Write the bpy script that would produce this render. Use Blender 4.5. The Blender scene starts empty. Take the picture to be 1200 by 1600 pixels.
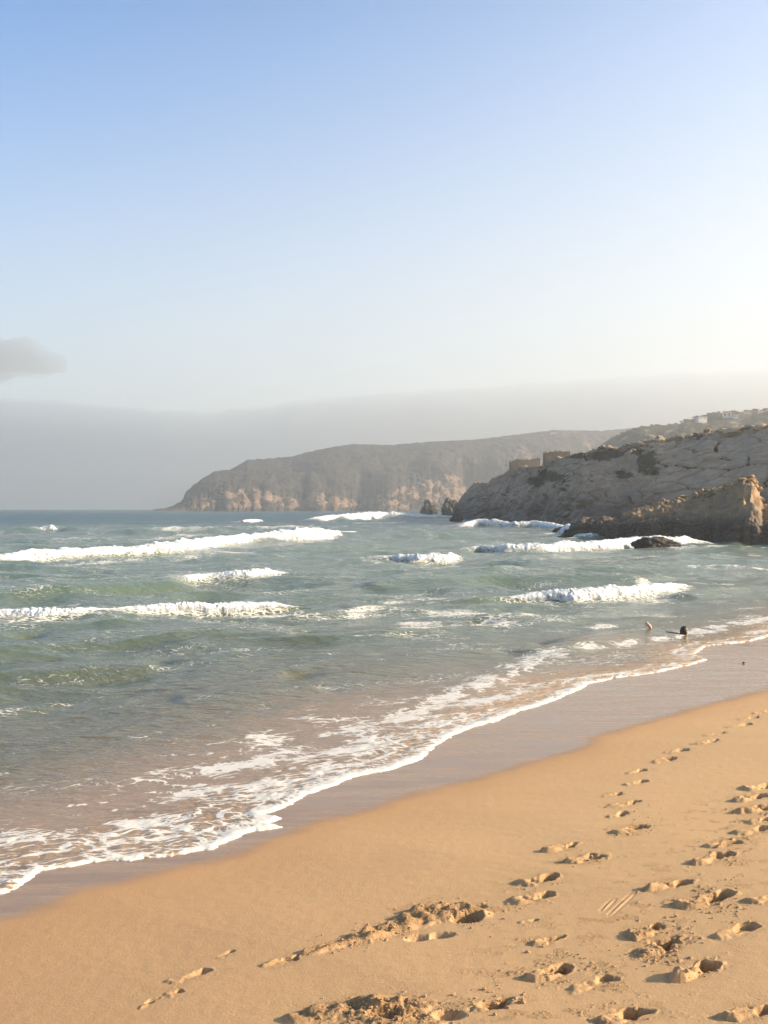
import bpy, math, random
import numpy as np
from mathutils import Vector

random.seed(7)
RNG = np.random.default_rng(7)
scene = bpy.context.scene
COL = scene.collection

# ------------------------------------------------------------------ camera
HC = 3.2                       # camera height above the sea
F = 1600 * 35 / 36             # focal length in photo pixels
HZ = 795.0                     # horizon row in the photo
cd = bpy.data.cameras.new('camera')
cd.sensor_fit = 'VERTICAL'
cd.sensor_height = 36
cd.lens = 35
cd.clip_start = 0.1
cd.clip_end = 20000
cam = bpy.data.objects.new('camera', cd)
COL.objects.link(cam)
cam.location = (0, 0, HC)
cam.rotation_euler = (math.radians(90) - math.atan((800 - HZ) / F), 0, 0)
scene.camera = cam

# ------------------------------------------------------------------ sun, sky
SUN_AZ = math.radians(91)      # clockwise from the view direction (+Y) towards +X
SUN_EL = math.radians(22)
SUN = Vector((math.sin(SUN_AZ) * math.cos(SUN_EL), math.cos(SUN_AZ) * math.cos(SUN_EL), math.sin(SUN_EL)))
ld = bpy.data.lights.new('sun', 'SUN')
ld.energy = 5.0
ld.angle = math.radians(0.5)
ld.color = (1.0, 0.82, 0.60)
sun = bpy.data.objects.new('sun', ld)
COL.objects.link(sun)
sun.rotation_mode = 'QUATERNION'
sun.rotation_quaternion = SUN.to_track_quat('Z', 'Y')

world = bpy.data.worlds.new('World')
scene.world = world
world.use_nodes = True
wt = world.node_tree
wt.nodes.clear()
w_out = wt.nodes.new('ShaderNodeOutputWorld')
w_bg = wt.nodes.new('ShaderNodeBackground')
w_sky = wt.nodes.new('ShaderNodeTexSky')
w_sky.sky_type = 'NISHITA'
w_sky.sun_disc = False
w_sky.sun_elevation = SUN_EL
w_sky.sun_rotation = SUN_AZ
w_sky.altitude = 0
w_sky.air_density = 1.0
w_sky.dust_density = 2.0
w_sky.ozone_density = 1.5
w_bg.inputs['Strength'].default_value = 0.13
# low sea haze of the real sky: paler towards the horizon all round, brighter around the sun
w_tc = wt.nodes.new('ShaderNodeTexCoord')
w_nrm = wt.nodes.new('ShaderNodeVectorMath'); w_nrm.operation = 'NORMALIZE'
wt.links.new(w_tc.outputs['Generated'], w_nrm.inputs[0])
w_sep = wt.nodes.new('ShaderNodeSeparateXYZ'); wt.links.new(w_nrm.outputs[0], w_sep.inputs[0])
w_dot = wt.nodes.new('ShaderNodeVectorMath'); w_dot.operation = 'DOT_PRODUCT'
wt.links.new(w_nrm.outputs[0], w_dot.inputs[0]); w_dot.inputs[1].default_value = SUN
def w_math(op, a, b=0.0):
    n = wt.nodes.new('ShaderNodeMath'); n.operation = op
    for i, v in enumerate((a, b)):
        if isinstance(v, (int, float)): n.inputs[i].default_value = v
        else: wt.links.new(v, n.inputs[i])
    return n.outputs[0]
w_el = w_math('MAXIMUM', w_sep.outputs['Z'], 0.0)
w_near = w_math('POWER', w_math('MULTIPLY', w_math('ADD', w_dot.outputs['Value'], 1.0), 0.5), 2.0)
w_fac = w_math('EXPONENT', w_math('MULTIPLY', w_math('POWER', w_math('DIVIDE', w_el, w_math('ADD', 0.272, w_math('MULTIPLY', w_near, 0.32))), 2.1), -1.0))
w_fac = w_math('MULTIPLY', w_fac, 0.95)
w_tint = wt.nodes.new('ShaderNodeMix'); w_tint.data_type = 'RGBA'; w_tint.blend_type = 'MULTIPLY'; w_tint.inputs[0].default_value = 1
wt.links.new(w_sky.outputs['Color'], w_tint.inputs[6]); w_tint.inputs[7].default_value = (0.33, 0.76, 1.14, 1)
w_glow = wt.nodes.new('ShaderNodeMix'); w_glow.data_type = 'RGBA'
wt.links.new(w_near, w_glow.inputs[0]); w_glow.inputs[6].default_value = (3.40, 3.52, 3.36, 1); w_glow.inputs[7].default_value = (6.3, 5.7, 4.7, 1)
w_mix = wt.nodes.new('ShaderNodeMix'); w_mix.data_type = 'RGBA'
wt.links.new(w_fac, w_mix.inputs[0]); 
w_zen = wt.nodes.new('ShaderNodeMix'); w_zen.data_type = 'RGBA'; w_zen.blend_type = 'MULTIPLY'
w_zf = wt.nodes.new('ShaderNodeMapRange'); w_zf.inputs[1].default_value = 0.42; w_zf.inputs[2].default_value = 0.85
wt.links.new(w_sep.outputs['Z'], w_zf.inputs[0]); wt.links.new(w_zf.outputs[0], w_zen.inputs[0])
wt.links.new(w_tint.outputs[2], w_zen.inputs[6]); w_zen.inputs[7].default_value = (0.70, 0.55, 0.40, 1)
wt.links.new(w_zen.outputs[2], w_mix.inputs[6]); wt.links.new(w_glow.outputs[2], w_mix.inputs[7])
wt.links.new(w_mix.outputs[2], w_bg.inputs['Color'])
wt.links.new(w_bg.outputs[0], w_out.inputs['Surface'])

vs = scene.view_settings
vs.view_transform = 'Standard'
vs.look = 'None'
vs.gamma = 1
vs.exposure = 0.98
vs.use_curve_mapping = False

scene.render.engine = 'CYCLES'
cy = scene.cycles
cy.use_denoising = True
cy.denoiser = 'OPENIMAGEDENOISE'
cy.max_bounces = 6
cy.diffuse_bounces = 3
cy.glossy_bounces = 2
cy.transmission_bounces = 2
cy.volume_bounces = 2
cy.transparent_max_bounces = 8
cy.caustics_reflective = False
cy.caustics_refractive = False
cy.sample_clamp_indirect = 6

# ------------------------------------------------------------------ helpers
def P(px, py, z=0.0):
    """world point at height z seen at photo pixel (px, py) below the horizon"""
    Y = (HC - z) * F / (py - HZ)
    return np.array([(px - 600) / F * Y, Y, z])

_perm = RNG.permutation(512).astype(np.int32)
_perm = np.concatenate([_perm, _perm, _perm])
_ang = RNG.random(512) * 2 * np.pi
_g2 = np.stack([np.cos(_ang), np.sin(_ang)], 1).astype(np.float32)
_g3 = RNG.normal(size=(512, 3)).astype(np.float32)
_g3 /= np.linalg.norm(_g3, axis=1, keepdims=True)

def noise2(x, y):
    x = np.asarray(x, np.float64); y = np.asarray(y, np.float64)
    xi = np.floor(x); yi = np.floor(y)
    xf = (x - xi).astype(np.float32); yf = (y - yi).astype(np.float32)
    xi = xi.astype(np.int64) & 511; yi = yi.astype(np.int64) & 511
    u = xf * xf * xf * (xf * (xf * 6 - 15) + 10); v = yf * yf * yf * (yf * (yf * 6 - 15) + 10)
    def c(ix, iy, dx, dy):
        g = _g2[_perm[_perm[(xi + ix) & 511] + ((yi + iy) & 511)]]
        return g[..., 0] * dx + g[..., 1] * dy
    a = c(0, 0, xf, yf); b = c(1, 0, xf - 1, yf)
    d = c(0, 1, xf, yf - 1); e = c(1, 1, xf - 1, yf - 1)
    return ((a + u * (b - a)) * (1 - v) + (d + u * (e - d)) * v) * 1.5

def noise3(x, y, z):
    x = np.asarray(x, np.float64); y = np.asarray(y, np.float64); z = np.asarray(z, np.float64)
    xi = np.floor(x); yi = np.floor(y); zi = np.floor(z)
    xf = (x - xi).astype(np.float32); yf = (y - yi).astype(np.float32); zf = (z - zi).astype(np.float32)
    xi = xi.astype(np.int64); yi = yi.astype(np.int64); zi = zi.astype(np.int64)
    s = lambda t: t * t * t * (t * (t * 6 - 15) + 10)
    u, v, w = s(xf), s(yf), s(zf)
    r = 0
    for ix in (0, 1):
        for iy in (0, 1):
            for iz in (0, 1):
                h = _perm[_perm[_perm[(xi + ix) & 511] + ((yi + iy) & 511)] + ((zi + iz) & 511)]
                g = _g3[h]
                d = g[..., 0] * (xf - ix) + g[..., 1] * (yf - iy) + g[..., 2] * (zf - iz)
                r = r + d * (u if ix else 1 - u) * (v if iy else 1 - v) * (w if iz else 1 - w)
    return r * 1.6

def fbm2(x, y, o=4, gain=.5, lac=2.03):
    r = 0; a = 1
    for i in range(o):
        r = r + a * noise2(x + i * 17.3, y - i * 9.1); x = x * lac; y = y * lac; a *= gain
    return r

def fbm3(x, y, z, o=4, gain=.5, lac=2.03):
    r = 0; a = 1
    for i in range(o):
        r = r + a * noise3(x + i * 17.3, y - i * 9.1, z + i * 4.7); x = x * lac; y = y * lac; z = z * lac; a *= gain
    return r

def ridged3(x, y, z, o=4, gain=.5, lac=2.1):
    r = 0; a = 1
    for i in range(o):
        r = r + a * (1 - 2 * np.abs(noise3(x + i * 11.3, y - i * 7.1, z + i * 3.7))); x = x * lac; y = y * lac; z = z * lac; a *= gain
    return r

def sstep(a, b, x):
    t = np.clip((np.asarray(x, np.float64) - a) / (b - a), 0, 1)
    return t * t * (3 - 2 * t)

def voronoi2(x, y, seed=0, jit=.85):
    """F1, F2, id, centre offset of jittered-grid cells"""
    xi = np.floor(x).astype(np.int64); yi = np.floor(y).astype(np.int64)
    f1 = np.full(x.shape, 9e9); f2 = np.full(x.shape, 9e9)
    cid = np.zeros(x.shape, np.int64); ox = np.zeros(x.shape); oy = np.zeros(x.shape)
    for dx in (-1, 0, 1):
        for dy in (-1, 0, 1):
            cx = xi + dx; cyy = yi + dy
            h = _perm[_perm[(cx + seed) & 511] + (cyy & 511)].astype(np.int64)
            jx = cx + .5 + jit * ((h & 31) / 31 - .5); jy = cyy + .5 + jit * (((h >> 4) & 31) / 31 - .5)
            d = np.hypot(x - jx, y - jy)
            n = d < f1
            f2 = np.where(n, f1, np.minimum(f2, d)); f1 = np.where(n, d, f1)
            cid = np.where(n, (cx & 0xffff) * 65536 + (cyy & 0xffff), cid)
            ox = np.where(n, x - jx, ox); oy = np.where(n, y - jy, oy)
    return f1, f2, cid, ox, oy

def poly_dist(px, py, poly):
    """distance of points to an open polyline, with nearest parameter (index + t)"""
    poly = np.asarray(poly, np.float64)
    best = np.full(px.shape, 9e18); bt = np.zeros(px.shape)
    for i in range(len(poly) - 1):
        ax, ay = poly[i]; bx, by = poly[i + 1]
        dx, dy = bx - ax, by - ay
        L = dx * dx + dy * dy + 1e-12
        t = np.clip(((px - ax) * dx + (py - ay) * dy) / L, 0, 1)
        d = (px - ax - t * dx) ** 2 + (py - ay - t * dy) ** 2
        m = d < best
        best = np.where(m, d, best); bt = np.where(m, i + t, bt)
    return np.sqrt(best), bt

def inside(px, py, poly):
    r = np.zeros(px.shape, bool)
    n = len(poly)
    for i in range(n):
        x1, y1 = poly[i]; x2, y2 = poly[(i + 1) % n]
        if y1 == y2: continue
        c = ((y1 > py) != (y2 > py)) & (px < (x2 - x1) * (py - y1) / (y2 - y1) + x1)
        r ^= c
    return r

def link(o, parent=None, **props):
    COL.objects.link(o)
    if parent is not None: o.parent = parent
    for k, v in props.items(): o[k] = v
    return o

def raw_mesh(name, verts, faces, mat, attrs=None, smooth=True, normals=None):
    """numpy verts (n,3), faces (m,3|4) -> mesh datablock"""
    verts = np.ascontiguousarray(verts, np.float32)
    faces = np.ascontiguousarray(faces, np.int32)
    me = bpy.data.meshes.new(name)
    k = faces.shape[1]
    me.vertices.add(len(verts)); me.vertices.foreach_set('co', verts.ravel())
    me.loops.add(faces.size); me.loops.foreach_set('vertex_index', faces.ravel())
    me.polygons.add(len(faces))
    me.polygons.foreach_set('loop_start', np.arange(0, faces.size, k, dtype=np.int32))
    me.polygons.foreach_set('use_smooth', np.full(len(faces), smooth, bool))
    me.update(calc_edges=True)
    for an, av in (attrs or {}).items():
        av = np.asarray(av, np.float32)
        if av.ndim == 1:
            a = me.attributes.new(an, 'FLOAT', 'POINT'); a.data.foreach_set('value', np.ascontiguousarray(av))
        else:
            a = me.attributes.new(an, 'FLOAT_COLOR', 'POINT')
            c = np.ones((len(av), 4), np.float32); c[:, :3] = av
            a.data.foreach_set('color', c.ravel())
    if normals is not None:
        me.normals_split_custom_set_from_vertices(np.ascontiguousarray(normals, np.float32))
    if mat: me.materials.append(mat)
    return me

def grid_faces(nu, nv):
    i = np.arange(nu * nv, dtype=np.int32).reshape(nu, nv)
    return np.stack([i[:-1, :-1], i[1:, :-1], i[1:, 1:], i[:-1, 1:]], -1).reshape(-1, 4)

def grid_normals(G):
    du = np.gradient(G, axis=0); dv = np.gradient(G, axis=1)
    n = np.cross(du, dv)
    return n / (np.linalg.norm(n, axis=-1, keepdims=True) + 1e-12)

def vert_normals(V, Fc):
    a = V[Fc[:, 2]] - V[Fc[:, 0]]; b = V[Fc[:, 3 if Fc.shape[1] == 4 else 1]] - V[Fc[:, 1 if Fc.shape[1] == 4 else 0]]
    n = np.cross(a, b)
    r = np.zeros_like(V)
    for k in range(Fc.shape[1]):
        for c in range(3):
            r[:, c] += np.bincount(Fc[:, k], weights=n[:, c], minlength=len(V))
    return r / (np.linalg.norm(r, axis=1, keepdims=True) + 1e-12)

def split_mesh(name, V, Fc, labels, mat, attrs, parent_props, part_name, keep=None):
    """one grid -> the main object plus one child per positive face label (edges stay matched)"""
    N = vert_normals(V, Fc)
    def sub(nm, fsel):
        ff = Fc[fsel]
        u, inv = np.unique(ff, return_inverse=True)
        return raw_mesh(nm, V[u], inv.reshape(ff.shape), mat, {k: v[u] for k, v in attrs.items()}, True, N[u])
    main = link(bpy.data.objects.new(name, sub(name, labels <= 0)), None, **parent_props)
    parts = {}
    for l in np.unique(labels):
        if l <= 0: continue
        sel = labels == l
        if sel.sum() < 6: continue
        parts[int(l)] = link(bpy.data.objects.new(part_name, sub(part_name, sel)), main)
    return main, parts

class NT:
    """tiny node builder"""
    def __init__(s, name):
        s.m = bpy.data.materials.new(name); s.m.use_nodes = True
        s.t = s.m.node_tree; s.t.nodes.clear()
        s.out = s.t.nodes.new('ShaderNodeOutputMaterial')
    def n(s, typ, **kw):
        nd = s.t.nodes.new('ShaderNode' + typ)
        for k, v in kw.items():
            if k.startswith('_'): setattr(nd, k[1:], v); continue
            key = int(k[1:]) if k[0] == 'i' and k[1:].isdigit() else k.replace('__', ' ')
            s.set(nd.inputs[key], v)
        return nd
    def set(s, sock, v):
        if isinstance(v, bpy.types.NodeSocket): s.t.links.new(v, sock)
        elif isinstance(v, bpy.types.Node): s.t.links.new(v.outputs[0], sock)
        else:
            if sock.type == 'RGBA' and len(v) == 3: v = (*v, 1)
            sock.default_value = v
    def math(s, op, a, b=0.0, c=None, clamp=False):
        nd = s.n('Math', _operation=op, _use_clamp=clamp, i0=a, i1=b)
        if c is not None: s.set(nd.inputs[2], c)
        return nd.outputs[0]
    def ramp(s, fac, a, b, lo=0.0, hi=1.0):
        nd = s.n('MapRange', _interpolation_type='SMOOTHSTEP', _clamp=True, i0=fac)
        for i, v in ((1, a), (2, b), (3, lo), (4, hi)): s.set(nd.inputs[i], v)
        return nd.outputs[0]
    def mix(s, fac, a, b, typ='MIX'):
        nd = s.n('Mix', _data_type='RGBA', _blend_type=typ, _clamp_factor=True)
        s.set(nd.inputs[0], fac); s.set(nd.inputs[6], a); s.set(nd.inputs[7], b)
        return nd.outputs[2]
    def attr(s, name):
        return s.n('Attribute', _attribute_name=name)
    def noise(s, co, scale, detail=4, rough=.55, dist=0.0):
        nd = s.n('TexNoise', Vector=co, Scale=scale, Detail=detail, Roughness=rough, Distortion=dist)
        return nd.outputs[0]
    def coords(s, scale=(1, 1, 1), rot=0.0):
        tc = s.n('TexCoord')
        mp = s.n('Mapping', Vector=tc.outputs['Object'])
        mp.inputs['Scale'].default_value = scale
        mp.inputs['Rotation'].default_value = (0, 0, rot)
        return mp.outputs[0]
    def done(s, shader):
        s.t.links.new(shader.outputs[0], s.out.inputs['Surface']); return s.m

# ------------------------------------------------------------------ shoreline (photo pixels -> ground)
E_PX = [(0,1398),(30,1387),(50,1373),(67,1363),(90,1357),(123,1352),(157,1347),(213,1345),(253,1341),(290,1336),(297,1332),
        (333,1328),(340,1322),(377,1309),(383,1303),(410,1298),(450,1293),(417,1288),(440,1279),(413,1273),(447,1263),(480,1243),
        (523,1228),(553,1215),(607,1205),(657,1188),(690,1160),(713,1148),(743,1136),(777,1127),(794,1119),(817,1111),(859,1098),
        (905,1079),(920,1069),(962,1060),(1024,1052),(1077,1040),(1106,1031),(1085,1023),(1104,1010),(1162,1004),(1200,996)]
EDGE_Z = 0.08
E = [P(x, y, EDGE_Z)[:2] for x, y in E_PX]
E = [np.array(p) for p in [(-60, -62), (-20, -13), (-8, 2.0), (-4.9, 6.0)]] + E + [np.array(p) for p in [(11.2, 27), (15, 31.5), (24, 40), (40, 50), (80, 62), (300, 90)]]
E = np.array(E)
E_IN = list(map(tuple, E)) + [(300, -100), (-60, -100)]
D_PX = [(0,1430),(83,1407),(140,1382),(213,1365),(267,1351),(333,1337),(400,1318),(480,1282),(580,1260),(647,1237),(713,1222),(780,1203),
        (840,1186),(886,1175),(920,1163),(936,1148),(989,1132),(1066,1111),(1123,1096),(1200,1077)]
D = [P(x, y, 0.13)[:2] for x, y in D_PX]
D = [np.array(p) for p in [(-60, -64), (-20, -14.5), (-8, 0.8), (-4.6, 5.4)]] + D + [np.array(p) for p in [(8.2, 19.5), (12, 25), (22, 35), (40, 46), (80, 58), (300, 86)]]
D = np.array(D)
D_IN = list(map(tuple, D)) + [(300, -100), (-60, -100)]

def shore(x, y):
    s, _ = poly_dist(x, y, E); s = np.where(inside(x, y, E_IN), s, -s)
    d, _ = poly_dist(x, y, D); d = np.where(inside(x, y, D_IN), d, -d)
    return s, d

def sand_base(s, d):
    dp = np.maximum(d, 0)
    g = .115 * dp - .115 * .55 * (1 - np.exp(-dp / .55))
    g = np.where(dp > 6, g - .05 * (dp - 6) * sstep(6, 14, dp), g)
    g = np.where(dp > 14, np.minimum(g, 1.4), g)
    sw = np.clip(np.where(d > 0, s - dp, s), 0, 9)
    under = np.minimum(s, 0)
    return EDGE_Z + .016 * sw + g + .055 * under

def ground_at(px, py):
    z = .5
    for _ in range(12):
        p = P(px, py, z)
        s, d = shore(np.array([p[0]]), np.array([p[1]]))
        z = .5 * z + .5 * float(sand_base(s, d)[0])
    return P(px, py, z)

# ------------------------------------------------------------------ materials
def m_sand():
    t = NT('wet_and_dry_sand')
    co = t.coords()
    wet = t.attr('wet').outputs['Fac']; damp = t.attr('damp').outputs['Fac']; stir = t.attr('stir').outputs['Fac']; crumb = t.attr('crumb').outputs['Fac']
    n1 = t.noise(co, 1.3, 4); n2 = t.noise(co, 190, 3, .8); n3 = t.noise(co, 60, 4, .6); n4 = t.noise(co, 6, 3, .6)
    dry = t.mix(n1, (.645, .405, .203), (.67, .427, .218))
    dry = t.mix(t.ramp(n4, .3, .8, 0, .15), dry, (.67, .44, .24))
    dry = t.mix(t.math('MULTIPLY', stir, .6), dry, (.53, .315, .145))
    grain = t.ramp(n2, .25, .75, .80, 1.17)
    speck = t.ramp(t.noise(co, 110, 1, .5), .715, .75)
    dry = t.mix(t.math('MULTIPLY', speck, .35), dry, (.22, .13, .08))
    dampc = t.mix(n1, (.43, .245, .125), (.47, .27, .14))
    c = t.mix(damp, dry, dampc)
    c = t.mix(1.0, c, grain, 'MULTIPLY')
    wetn = t.noise(t.coords((.6, 4, 1), math.radians(-12)), 1.0, 4, .6)
    wetc = t.mix(t.ramp(wetn, .35, .7), (.265, .165, .092), (.37, .245, .155))  # lighter streaks paint a sheen into the wet colour
    c = t.mix(wet, c, wetc)
    rough = t.math('ADD', t.math('MULTIPLY', t.math('SUBTRACT', 1.0, wet), .7), t.ramp(wetn, .35, .7, .12, .34))
    bh = t.math('ADD', t.math('MULTIPLY', n2, .5), t.math('MULTIPLY', n3, 1.3))
    b = t.n('Bump', Height=bh, Strength=t.math('SUBTRACT', .55, t.math('MULTIPLY', wet, .53)), Distance=.004)
    n5 = t.ramp(t.noise(co, 95, 3, .75), .42, .72)
    b = t.n('Bump', Height=n5, Strength=t.math('MULTIPLY', crumb, .75), Distance=.010, Normal=b)
    p = t.n('BsdfPrincipled', Base__Color=c, Roughness=rough, Normal=b)
    t.set(p.inputs['Specular IOR Level'], t.math('ADD', .12, t.math('MULTIPLY', wet, .17)))
    return t.done(p)

def m_sea():
    t = NT('sea_water')
    wc = t.attr('wcol').outputs['Color']; fd = t.attr('foam').outputs['Fac']; far = t.attr('far').outputs['Fac']
    calm = t.attr('calm').outputs['Fac']
    ang = math.radians(-28)
    co = t.coords((.55, 1, 1), ang)
    warp = t.noise(t.coords(), .7, 3)
    cw = t.n('VectorMath', _operation='ADD', i0=co, i1=t.n('VectorMath', _operation='SCALE', i0=t.n('CombineXYZ', X=warp, Y=warp).outputs[0], Scale=.9).outputs[0]).outputs[0]
    # foam: lace on cell edges plus torn patches
    vor = t.n('TexVoronoi', _feature='DISTANCE_TO_EDGE', Vector=cw, Scale=6.0)
    lace = t.ramp(vor.outputs['Distance'], 0.0, .22, 1.0, 0.0)
    vor2 = t.n('TexVoronoi', _feature='DISTANCE_TO_EDGE', Vector=cw, Scale=16)
    lace2 = t.ramp(vor2.outputs['Distance'], 0.0, .25, 1.0, 0.0)
    n = t.noise(cw, 3.2, 7, .70)
    nn = t.noise(cw, 24, 4, .65)
    pat = t.math('ADD', t.math('ADD', t.math('MULTIPLY', lace, .22), t.math('MULTIPLY', lace2, .16)), t.math('ADD', t.math('MULTIPLY', n, .62), t.math('MULTIPLY', nn, .30)))
    thr = t.math('SUBTRACT', 1.02, t.math('MULTIPLY', fd, .95))
    ff = t.math('MULTIPLY', t.ramp(t.math('SUBTRACT', pat, thr), -.06, .12), t.ramp(fd, .02, .12))
    # ripples
    r1 = t.noise(t.coords((.5, 1, 1), ang), 3.4, 4, .62)
    r2 = t.noise(t.coords((.35, 1, 1), math.radians(-20)), .35, 4, .6)
    b2 = t.n('Bump', Height=r2, Strength=1.0, Distance=t.math('ADD', .02, t.math('MULTIPLY', far, 1.4)))
    b1 = t.n('Bump', Height=r1, Strength=t.math('SUBTRACT', .8, t.math('MULTIPLY', calm, .55)), Distance=t.math('ADD', .11, t.math('MULTIPLY', far, .15)), Normal=b2)
    p = t.n('BsdfPrincipled', Base__Color=wc, Roughness=t.math('ADD', .10, t.math('MULTIPLY', far, .16)), IOR=1.33, Normal=b1)
    t.set(p.inputs['Specular IOR Level'], t.math('SUBTRACT', t.math('SUBTRACT', .5, t.math('MULTIPLY', far, .30)), t.math('MULTIPLY', calm, .26)))
    fb = t.n('Bump', Height=t.math('ADD', ff, t.math('MULTIPLY', nn, .5)), Strength=.5, Distance=.012)
    fo = t.n('BsdfPrincipled', Base__Color=(.73, .68, .61), Roughness=.75, Normal=fb)
    mx = t.n('MixShader', i0=ff, i1=p.outputs[0], i2=fo.outputs[0])
    return t.done(mx)

def m_foam():
    t = NT('white_water')
    co = t.coords()
    den = t.attr('foam').outputs['Fac']; sc = t.attr('fscale').outputs['Fac']
    cs = t.n('VectorMath', _operation='SCALE', i0=co, Scale=sc).outputs[0]
    n = t.noise(cs, 2.2, 6, .7); n2 = t.noise(cs, 7, 4, .6)
    pat = t.math('ADD', t.math('MULTIPLY', n, .6), t.math('MULTIPLY', n2, .4))
    ff = t.ramp(t.math('ADD', pat, den), .80, 1.06)
    b = t.n('Bump', Height=t.math('ADD', n, t.math('MULTIPLY', n2, .5)), Strength=.5, Distance=t.math('DIVIDE', .07, sc))
    fo = t.n('BsdfPrincipled', Base__Color=(.70, .70, .69), Roughness=.8, Normal=b)
    t.set(fo.inputs['Subsurface Weight'], 1.0); t.set(fo.inputs['Subsurface Radius'], (.3, .28, .25)); t.set(fo.inputs['Subsurface Scale'], t.math('DIVIDE', .8, sc))
    t.set(fo.inputs['Specular IOR Level'], .1)
    wa = t.n('BsdfTransparent')
    return t.done(t.n('MixShader', i0=ff, i1=wa.outputs[0], i2=fo.outputs[0]))

def m_rock(name, c1, c2, scale, bump, veg=(.075, .07, .035), wetz=(0.6, 2.4), warm=(.42, .28, .15)):
    t = NT(name)
    co = t.coords()
    n1 = t.noise(co, scale, 6, .62); n2 = t.noise(co, scale * 6, 5, .65); n3 = t.noise(co, scale * .3, 3, .5)
    c = t.mix(t.ramp(n1, .3, .7), c1, c2)
    c = t.mix(t.ramp(n2, .55, .75, 0, .55), c, tuple(min(1, v * 1.5) for v in c2))
    c = t.mix(t.ramp(n2, .45, .25, 0, .55), c, tuple(v * .55 for v in c1))
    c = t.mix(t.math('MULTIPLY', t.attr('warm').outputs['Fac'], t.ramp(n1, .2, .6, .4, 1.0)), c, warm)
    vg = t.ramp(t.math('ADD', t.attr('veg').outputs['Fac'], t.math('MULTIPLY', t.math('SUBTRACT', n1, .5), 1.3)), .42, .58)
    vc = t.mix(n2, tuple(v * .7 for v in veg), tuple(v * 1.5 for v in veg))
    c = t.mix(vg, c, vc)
    z = t.n('SeparateXYZ', Vector=t.n('NewGeometry').outputs['Position']).outputs['Z']
    zz = t.math('ADD', z, t.math('MULTIPLY', t.math('SUBTRACT', n3, .5), wetz[1] * .8))
    wet = t.ramp(zz, wetz[0], wetz[1], 1.0, 0.0)
    c = t.mix(t.math('MULTIPLY', wet, .8), c, (.045, .036, .03))
    h = t.math('ADD', n1, t.math('MULTIPLY', n2, .4))
    b = t.n('Bump', Height=h, Strength=.9, Distance=bump)
    p = t.n('BsdfPrincipled', Base__Color=c, Roughness=t.math('SUBTRACT', .9, t.math('MULTIPLY', wet, .4)), Normal=b)
    t.set(p.inputs['Specular IOR Level'], .2)
    return t.done(p)

def m_plain(name, c, rough=.8, var=.25, scale=3.0, spec=.3):
    t = NT(name)
    n = t.noise(t.coords(), scale, 4, .6)
    cc = t.mix(n, tuple(v * (1 - var) for v in c), tuple(min(1, v * (1 + var)) for v in c))
    p = t.n('BsdfPrincipled', Base__Color=cc, Roughness=rough)
    t.set(p.inputs['Specular IOR Level'], spec)
    return t.done(p)

def m_volume(name, color, density, aniso):
    t = NT(name)
    v = t.n('VolumePrincipled', Color=color, Density=density, Anisotropy=aniso)
    t.t.links.new(v.outputs[0], t.out.inputs['Volume'])
    return t.m

M_SAND, M_SEA, M_FOAM = m_sand(), m_sea(), m_foam()
M_FAR = m_rock('far_cliff_rock', (.19, .125, .085), (.31, .205, .14), .12, 1.6, (.044, .034, .023), (2, 6))
M_HILL = m_rock('hillside_scrub', (.24, .19, .125), (.36, .28, .20), .09, 3.0, (.075, .066, .036), (-9, -8))
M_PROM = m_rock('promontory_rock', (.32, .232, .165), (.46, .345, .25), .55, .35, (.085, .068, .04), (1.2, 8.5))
M_CROP = m_rock('outcrop_rock', (.21, .15, .10), (.34, .245, .155), .8, .22, (.10, .085, .04), (1.4, 3.0))
M_STACK = m_rock('sea_stack_rock', (.11, .088, .07), (.17, .135, .11), .5, .3, (.06, .05, .03), (1.5, 5))
M_SURF = m_rock('surf_rock', (.07, .058, .05), (.12, .10, .085), 1.4, .12, (.05, .05, .03), (.2, 1.6))

# ------------------------------------------------------------------ footprints
FOOT_W = 0.385                 # direction the toes point, radians from +X (up the shore)
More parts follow.
